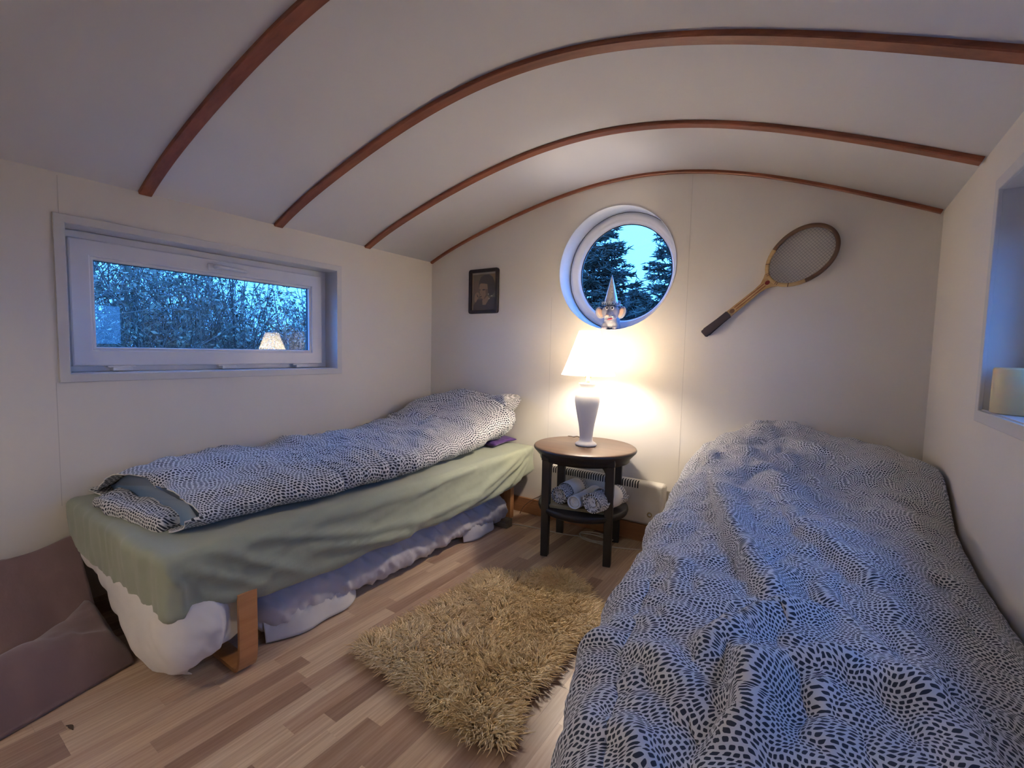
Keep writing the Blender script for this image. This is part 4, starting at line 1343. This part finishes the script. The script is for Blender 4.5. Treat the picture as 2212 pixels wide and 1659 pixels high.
    box('glass', (x0 + w - .002, -0.0105, z0 + w - .002), (x1 - w + .002, -0.0090, z1 - w + .002), k.m, t)
framed()

# ------------------------------------------------------------------ tennis racket
def racket():
    A = np.array([1.876, 1.136]); B = np.array([2.390, 1.589])
    ex = (B - A) / np.linalg.norm(B - A); ey = np.array([-ex[1], ex[0]])
    Ltot = np.linalg.norm(B - A)
    t = thing('tennis_racket', (2.13, -0.02, 1.15), 'old wooden tennis racket with dark grip hanging on the end wall', 'racket')
    Y0 = -0.017
    def W3(s, q, d=0.0): 
        p = A + ex * s + ey * q
        return (p[0], Y0 - d, p[1])
    cream = wood('racket_ash', srgb(176, 140, 88), srgb(214, 184, 134), axis=0, rough=0.35, coat=0.3)
    brown = wood('racket_walnut', srgb(84, 58, 42), srgb(122, 90, 66), axis=0, rough=0.35, coat=0.3)
    red = paint('racket_red', srgb(135, 45, 38), 0.05, 0.4); grip = paint('racket_grip_leather', srgb(58, 48, 56), 0.1, 0.7, 0.4, 300)
    dark = paint('racket_binding', srgb(84, 50, 42), 0.05, 0.5); gut = paint('racket_strings', (0.20, 0.18, 0.18), 0.0, 0.4)
    cs, a, b = Ltot - 0.1585, 0.150, 0.107
    def hoop(th0, th1, name, mat):
        n = 90
        th = np.linspace(th0, th1, n)
        V, F = [], []
        for q in th:
            egg = 1 + 0.06 * math.cos(q)
            for (dr, dz) in ((-0.0085, -0.0075), (-0.0045, -0.0095), (0.006, -0.0095), (0.0085, -0.006), (0.0085, 0.006), (0.006, 0.0095), (-0.0045, 0.0095), (-0.0085, 0.0075)):
                V.append(W3(cs + (a + dr) * math.cos(q), (b + dr) * egg * math.sin(q), dz))
        k = 8
        for i in range(n - 1):
            for j in range(k): F.append((i * k + j, i * k + (j + 1) % k, (i + 1) * k + (j + 1) % k, (i + 1) * k + j))
        F.append(tuple(range(k))); F.append(tuple(range((n - 1) * k, n * k))[::-1])
        return fmesh(name, V, F, mat, t)
    tq = R(112)
    hoop(-tq, tq, 'head_hoop', brown)
    hoop(tq, 2 * math.pi - tq, 'head_hoop', cream)
    for q in (R(140), R(220)):
        hoop(q - 0.012, q + 0.012, 'binding', dark).scale = (1.0, 1.03, 1.0)
    for q in (R(162), R(166), R(194), R(198)):
        hoop(q - 0.010, q + 0.010, 'binding', dark).scale = (1.0, 1.05, 1.0)
    # throat wedge and shaft
    def prism(name, pts, d0, d1, mat, bev=0.0):
        bm = bmesh.new()
        v0 = [bm.verts.new(W3(s, q, d0)) for s, q in pts]; v1 = [bm.verts.new(W3(s, q, d1)) for s, q in pts]
        bm.faces.new(v0); bm.faces.new(v1[::-1])
        for i in range(len(pts)): bm.faces.new((v0[i], v0[(i + 1) % len(pts)], v1[(i + 1) % len(pts)], v1[i]))
        if bev: bmesh.ops.bevel(bm, geom=list(bm.edges), offset=bev, segments=2, affect='EDGES')
        return bobj(name, bm, mat, t)
    sh = cs - a + 0.004
    wedge = [(sh - 0.075, 0.0135), (sh - 0.045, 0.016), (sh - 0.02, 0.028), (sh + 0.010, 0.048), (sh + 0.004, 0.030), (sh - 0.003, 0.012), (sh - 0.004, 0), (sh - 0.003, -0.012), (sh + 0.004, -0.030), (sh + 0.010, -0.048), (sh - 0.02, -0.028), (sh - 0.045, -0.016), (sh - 0.075, -0.0135)]
    prism('throat', wedge, -0.009, 0.009, cream)
    prism('shaft', [(0.145, -0.0155), (sh - 0.07, -0.0135), (sh - 0.07, 0.0135), (0.145, 0.0155)], -0.009, 0.009, cream, 0.002)
    for q in (-0.0055, 0.0055):
        prism('stripe', [(0.185, q - 0.0014), (sh - 0.035, q - 0.0014), (sh - 0.035, q + 0.0014), (0.185, q + 0.0014)], 0.0088, 0.0096, red)
    n_ = 20
    prism('emblem', [(sh - 0.022 + 0.011 * math.cos(k / n_ * 6.283), 0.009 * math.sin(k / n_ * 6.283)) for k in range(n_)], 0.0088, 0.0098, red)
    prism('emblem', [(0.168 + 0.012 * math.cos(k / n_ * 6.283), 0.010 * math.sin(k / n_ * 6.283)) for k in range(n_)], 0.0088, 0.0095, brown)
    prism('grip', [(0.0, -0.0185), (0.012, -0.0195), (0.02, -0.0175), (0.150, -0.0165), (0.150, 0.0165), (0.02, 0.0175), (0.012, 0.0195), (0.0, 0.0185)], -0.0145, 0.0145, grip, 0.003)
    P = []
    for k in range(-9, 10):
        q = k * 0.0105
        u = q / (b * 1.0)
        if abs(u) < 0.97:
            h = (a - 0.004) * math.sqrt(1 - u * u); P.append([W3(cs - h, q), W3(cs, q, 0.001), W3(cs + h, q)])
    for k in range(-13, 14):
        s = k * 0.0108
        u = s / a
        if abs(u) < 0.97:
            h = (b - 0.002) * math.sqrt(1 - u * u) * (1 + 0.06 * u); P.append([W3(cs + s, -h), W3(cs + s, 0, -0.001), W3(cs + s, h)])
    V, F = tubes(np.array(P), np.full((len(P), 3), 0.00055), 5)
    tag(fmesh('strings', V, F, gut, t), kind='stuff')
    box('hook', (2.168, -0.010, 1.375), (2.174, 0.0, 1.381), M['brass'], t)
racket()

# ------------------------------------------------------------------ toy elephant with party hat
def elephant():
    base = Vector((1.362, 0.028, 1.1635))
    t = thing('toy_elephant', base, 'grey smiling toy elephant sitting in the round window', 'toy')
    Mx = Matrix.Translation(base) @ Matrix.Rotation(R(14), 4, 'Z')
    grey = paint('elephant_grey', (0.36, 0.365, 0.44), 0.06, 0.45, 0.1, 60); pink = paint('elephant_ear_pink', (0.72, 0.50, 0.40), 0.05, 0.5)
    white = paint('elephant_white', (0.85, 0.82, 0.78), 0.0, 0.3); blk = paint('elephant_pupil', (0.01, 0.01, 0.01), 0, 0.2); redm = paint('elephant_mouth', (0.55, 0.03, 0.06), 0, 0.35)
    def ell(bm, c, r, rot=None, sub=3):
        q = bmesh.ops.create_icosphere(bm, subdivisions=sub, radius=1.0)
        Mr = Matrix.Translation(c) @ (rot or Matrix()) @ Matrix.Diagonal((*r, 1))
        bmesh.ops.transform(bm, matrix=Mr, verts=q['verts'])
    def part(name, ells, mat, voxel=0, par=None):
        bm = bmesh.new()
        for e in ells: ell(bm, *e)
        bmesh.ops.transform(bm, matrix=Mx, verts=bm.verts)
        o = bobj(name, bm, mat, par or t, smooth=True)
        if voxel:
            rm = o.modifiers.new('remesh', 'REMESH'); rm.mode = 'VOXEL'; rm.voxel_size = voxel; rm.use_smooth_shade = True
            sm = o.modifiers.new('smooth', 'SMOOTH'); sm.iterations = 4
        return o
    part('body', [((0, .058, .060), (.046, .060, .047)), ((0, .012, .048), (.040, .030, .040)), ((0, -.004, .100), (.050, .046, .046)),
                  ((.030, .0, .020), (.019, .021, .026)), ((-.030, .0, .020), (.019, .021, .026)), ((.030, .085, .020), (.019, .021, .026)), ((-.030, .085, .020), (.019, .021, .026)),
                  ((.030, -.012, .009), (.019, .019, .011)), ((-.030, -.012, .009), (.019, .019, .011)),
                  ((0, -.044, .088), (.021, .018, .020)), ((-.003, -.060, .080), (.016, .016, .015)), ((-.006, -.072, .074), (.0135, .012, .012)),
                  ((0, -.030, .070), (.034, .026, .020))], grey, 0.0035)
    for s in (-1, 1):
        ear = part('ear', [((s * .060, .006, .098), (.028, .009, .036), Matrix.Rotation(s * R(18), 4, 'Y') @ Matrix.Rotation(s * R(-25), 4, 'Z'))], grey)
        part('inner_ear', [((s * .057, -.003, .098), (.017, .004, .027), Matrix.Rotation(s * R(18), 4, 'Y') @ Matrix.Rotation(s * R(-25), 4, 'Z'))], pink, 0, ear)
        eye = part('eye', [((s * .015, -.0445, .119), (.0088, .006, .0105))], white)
        part('pupil', [((s * .0145, -.0500, .1185), (.0048, .0022, .0058))], blk, 0, eye)
        part('tusk', [((s * .019, -.058, .071), (.006, .011, .006))], white)
    part('trunk_tip', [((-.007, -.0825, .0735), (.0095, .003, .0065))], pink)
    part('mouth', [((.004, -.056, .057), (.015, .006, .0035), Matrix.Rotation(R(-12), 4, 'Y'))], redm)
    # hat
    hat = thing('party_hat', Mx @ Vector((0, .004, .138)), 'silver cone party hat with blue tinsel on the toy elephant', 'hat')
    k = N('silver_hat_foil'); co = k.coord(); n1 = k.noise(co, 90, 3)
    k.base(k.mix(n1.outputs[0], (0.62, 0.60, 0.60), (0.86, 0.85, 0.86))); k.p(Roughness=0.32, Metallic=0.55); k.bump(n1.outputs[0], 0.3, 0.002)
    c = Mx @ Vector((0, .004, .138))
    pr2 = [(0.043, 0.0), (0.032, 0.045), (0.020, 0.095), (0.009, 0.140), (0.0008, 0.172)]
    lathe('cone', pr2, c, k.m, hat, 40)
    gm = paint('hat_print_grey', (0.30, 0.28, 0.28), 0, 0.5)
    d = (Vector((CAM.x, CAM.y, 0)) - Vector((c.x, c.y, 0))).normalized(); sd = Vector((-d.y, d.x, 0))
    def curl(z, off, r0, a0, a1):
        P = []
        for a in np.linspace(a0, a1, 16):
            zz = z + r0 * math.sin(a); rad = np.interp(zz, [q[1] for q in pr2], [q[0] for q in pr2]) + 0.0006
            lat = off + r0 * math.cos(a); fw = math.sqrt(max(1e-6, rad * rad - lat * lat))
            P.append(c + d * fw + sd * lat + Vector((0, 0, zz)))
        V, F = tubes(np.array([[p[:] for p in P]]), np.full((1, 16), 0.0009), 5)
        fmesh('printed_curl', V, F, gm, hat)
    curl(0.073, 0.003, 0.0085, 0.6, 6.0); curl(0.108, -0.002, 0.006, 2.5, 5.5); curl(0.030, 0.006, 0.007, 1.0, 5.5)
    g = np.random.default_rng(2); n = 260
    th = g.uniform(0, 6.28, n); P = np.zeros((n, 3, 3))
    for i in range(3):
        rr = 0.043 + i * g.uniform(0.002, 0.006, n)
        P[:, i] = np.stack([c.x + rr * np.cos(th + i * 0.06), c.y + rr * np.sin(th + i * 0.06), c.z + 0.004 + g.uniform(-.006, .010, n) * i], 1)
    V, F = tubes(P, np.full((n, 3), 0.0010), 3)
    k = N('blue_silver_tinsel'); gi = k.n('ShaderNodeNewGeometry'); k.base(k.ramp(gi.outputs['Random Per Island'], [(0.2, (0.75, 0.75, 0.78)), (0.6, (0.25, 0.45, 0.75)), (0.9, (0.08, 0.08, 0.1))])); k.p(Roughness=0.25, Metallic=0.7)
    tag(fmesh('tinsel', V, F, k.m, hat), kind='stuff')
elephant()

# ------------------------------------------------------------------ candle on the right sill, leaf on the floor
cn = thing('candle', (2.790, -0.895, 0.9075), 'thick cream pillar candle on the window sill', 'candle')
wax = lathe('wax', [(0.0005, 0.0), (0.055, 0.0), (0.058, 0.003), (0.058, 0.106), (0.055, 0.111), (0.049, 0.111), (0.043, 0.104), (0.0005, 0.102)], (2.790, -0.895, 0.9075), M['candle'], cn, 56)
cable('wick', [(2.79, -0.895, 1.008), (2.791, -0.895, 1.016), (2.794, -0.894, 1.024)], 0.0013, M['wick'], wax, 8)
lv = []
for i, u in enumerate(np.linspace(0, 1, 12)):
    wv = 0.0045 * math.sin(math.pi * u) + 0.0008
    cx, cy = 0.765 + 0.030 * u, -2.172 + 0.010 * u + 0.002 * math.sin(u * 5)
    for s in (-1, 0, 1): lv.append((cx + s * wv * 0.3, cy + s * wv, 0.003 + 0.003 * abs(s) + 0.0015 * math.sin(u * 5)))
tag(fmesh('dried_leaf', lv, grid_faces(12, 3), paint('dry_leaf', (0.10, 0.06, 0.03), 0.2)), 'tiny curled brown dry leaf on the bare floor', 'leaf')

# ------------------------------------------------------------------ outside
GZ = -0.75
tag(box('ground', (-40, -30, GZ - 0.2), (40, 40, GZ), paint('wet_grass', (0.05, 0.07, 0.04), 0.2)), 'dark grass ground outside the wagon', 'ground', kind='structure')
bark = paint('spruce_bark', (0.05, 0.04, 0.03), 0.2, 0.9)
def needle_mat(name, c1, c2):
    k = N(name); gi = k.n('ShaderNodeNewGeometry')
    k.base(k.ramp(gi.outputs['Random Per Island'], [(0.0, c1), (1.0, c2)])); k.p(Roughness=0.7)
    return k.m
needle = needle_mat('spruce_needles', (0.036, 0.042, 0.034), (0.12, 0.125, 0.09))
def spruce(x, y, h, w, seed, label):
    g = np.random.default_rng(seed)
    t = thing('spruce_tree', (x, y, GZ), label, 'tree', 'spruce trees outside the round window')
    V, F = tubes(np.array([[(x, y, GZ), (x, y, GZ + h * .4), (x, y, GZ + h * .8), (x, y, GZ + h)]]), np.array([[.09, .06, .025, .004]]), 10)
    fmesh('trunk', V, F, bark, t)
    BP, BR, TP, TR = [], [], [], []
    z = 0.06
    while z < 0.985:
        nb = 9 if z < 0.8 else 6
        a0 = g.uniform(0, 6.28)
        for b in range(nb):
            a = a0 + 6.283 * b / nb + g.normal(0, 0.15)
            L = w * (1 - z) ** 0.9 * g.uniform(0.75, 1.12) + 0.06
            dz0 = 0.25 * (z - 0.45)
            d = np.array([math.cos(a), math.sin(a), 0])
            u = np.linspace(0, 1, 7)
            P = np.array([x, y, GZ + h * (z + g.uniform(-.008, .008))]) + np.outer(u * L, d)
            P[:, 2] += L * (dz0 * u - 0.22 * u ** 2 * (1 - z) * 2 + 0.20 * u ** 3)
            BP.append(P); BR.append(np.linspace(0.012, 0.003, 7) * (0.6 + L))
            sd = np.array([-d[1], d[0], 0])
            nt = int((14 + L * 30) * (0.5 if math.sin(a) > 0.6 else 1.0) * (0.3 if z < 0.36 else 1.0))
            for k in range(nt):
                uu = g.uniform(0.12, 1.0)
                i0 = min(5, int(uu * 6)); f = uu * 6 - i0
                p = P[i0] * (1 - f) + P[i0 + 1] * f
                s = 1 if k % 2 else -1
                tl = (0.10 + 0.26 * L * (1 - uu * 0.7)) * g.uniform(0.6, 1.2)
                dd = d * g.uniform(0.5, 0.9) + sd * s * g.uniform(0.4, 0.9) + np.array([0, 0, g.uniform(-0.35, 0.30)])
                dd /= np.linalg.norm(dd)
                q = np.array([p, p + dd * tl * .5, p + dd * tl + np.array([0, 0, 0.03 * tl])])
                TP.append(q); TR.append([.011, .013, .004])
                for m_ in range(2 if math.sin(a) > 0.3 else 3):
                    v = g.uniform(0.25, 0.95); pp = p + dd * tl * v
                    d2 = dd + np.array([g.normal(0, .7), g.normal(0, .7), g.normal(0, .45)]); d2 /= np.linalg.norm(d2)
                    l2 = g.uniform(0.05, 0.12)
                    TP.append(np.array([pp, pp + d2 * l2 * .5, pp + d2 * l2])); TR.append([.009, .010, .003])
            e = P[-1]; TP.append(np.array([e - d * .12, e - d * .03, e + d * .07 + np.array([0, 0, .03])])); TR.append([.012, .012, .003])
        z += 0.026 + 0.010 * (1 - z)
    V, F = tubes(np.array(BP), np.array(BR), 4)
    tag(fmesh('branches', V, F, bark, t), kind='stuff')
    V, F = tubes(np.array(TP), np.array(TR), 3)
    tag(fmesh('needle_sprays', V, F, needle, t), kind='stuff')
SL = 'dark blue green spruce tree growing outside the round window'
spruce(-1.55, 6.2, 4.75, 2.0, 21, SL)
spruce(0.60, 6.0, 5.4, 2.0, 22, SL)
spruce(-1.7, 9.5, 3.35, 2.3, 23, SL)

twig = needle_mat('hedge_twigs', (0.055, 0.042, 0.035), (0.26, 0.20, 0.16))
leafm = needle_mat('hedge_leaves', (0.06, 0.055, 0.035), (0.34, 0.29, 0.20))
def shrub(x, y, h, seed, nstem=24, leaves=4600):
    g = np.random.default_rng(seed)
    t = thing('shrub', (x, y, GZ), 'tangled twiggy shrub of the hedge outside the wide window', 'shrub', 'hedge shrubs outside the wide window')
    K = 7
    u = np.linspace(0, 1, K)
    def grow(p0, d0, L, curve):
        n = len(p0)
        P = np.zeros((n, K, 3)); c = g.normal(0, 1, (n, 3)) * curve; c2 = g.normal(0, 1, (n, 3)) * curve * .6
        for i, uu in enumerate(u): P[:, i] = p0 + d0 * (L * uu)[:, None] + c * (L * uu ** 2)[:, None] + c2 * (L * np.sin(uu * 6))[:, None] * .2
        return P
    def unit(v): return v / np.linalg.norm(v, axis=1, keepdims=True)
    p0 = np.stack([x + g.normal(0, .16, nstem), y + g.normal(0, .22, nstem), np.full(nstem, GZ)], 1)
    d0 = unit(np.stack([g.normal(0, .20, nstem), g.normal(0, .26, nstem), np.ones(nstem)], 1))
    S = grow(p0, d0, h * g.uniform(.65, 1.1, nstem), .12)
    def sub(P, per, lo, hi, spread):
        n = len(P) * per
        idx = np.repeat(np.arange(len(P)), per); uu = g.uniform(.2, .97, n) * (K - 1)
        i0 = np.minimum(K - 2, uu.astype(int)); f = (uu - i0)[:, None]
        q = P[idx, i0] * (1 - f) + P[idx, i0 + 1] * f
        tg = unit(P[idx, i0 + 1] - P[idx, i0])
        d = unit(tg + g.normal(0, spread, (n, 3)))
        return grow(q, d, g.uniform(lo, hi, n), .22)
    B1 = sub(S, 8, .35, .9, .55); B2 = sub(B1, 6, .12, .40, .7)
    allV, allF, off = [], [], 0
    for P, r0, r1, sd in ((S, .014, .004, 5), (B1[:, ::2], .006, .002, 3), (B2[:, ::2], .0028, .0012, 3)):
        V, F = tubes(P, np.tile(np.linspace(r0, r1, P.shape[1]), (len(P), 1)), sd)
        allV.append(V); allF.append(F + off); off += len(V)
    tag(fmesh('twigs', np.vstack(allV), np.vstack(allF), twig, t), kind='stuff')
    n = leaves
    idx = g.integers(0, len(B2), n); i0 = g.integers(0, K, n)
    c = B2[idx, i0] + g.normal(0, .015, (n, 3))
    a = unit(g.normal(0, 1, (n, 3))); b = unit(np.cross(a, g.normal(0, 1, (n, 3))))
    s = g.uniform(.012, .032, n)[:, None]
    V = np.stack([c - a * s, c + b * s * .45, c + a * s, c - b * s * .45], 1).reshape(-1, 3)
    tag(fmesh('leaves', V, np.arange(4 * n).reshape(-1, 4), leafm, t, smooth=False), kind='stuff')
for i, (sx, sy, hh) in enumerate(((-2.9, -1.9, 2.5), (-3.1, -1.2, 2.55), (-2.9, -0.5, 2.5), (-3.1, 0.15, 2.45), (-3.0, 0.85, 2.2), (-3.3, 1.6, 2.0),
                                  (-4.4, -1.6, 3.0), (-4.5, -0.7, 3.0), (-4.4, 0.2, 2.9), (-4.5, 1.1, 2.6), (-4.6, 2.1, 2.2), (-6.0, -1.2, 3.0), (-6.1, 0.2, 3.0), (-6.1, 1.6, 2.7))):
    shrub(sx, sy, hh, 40 + i)
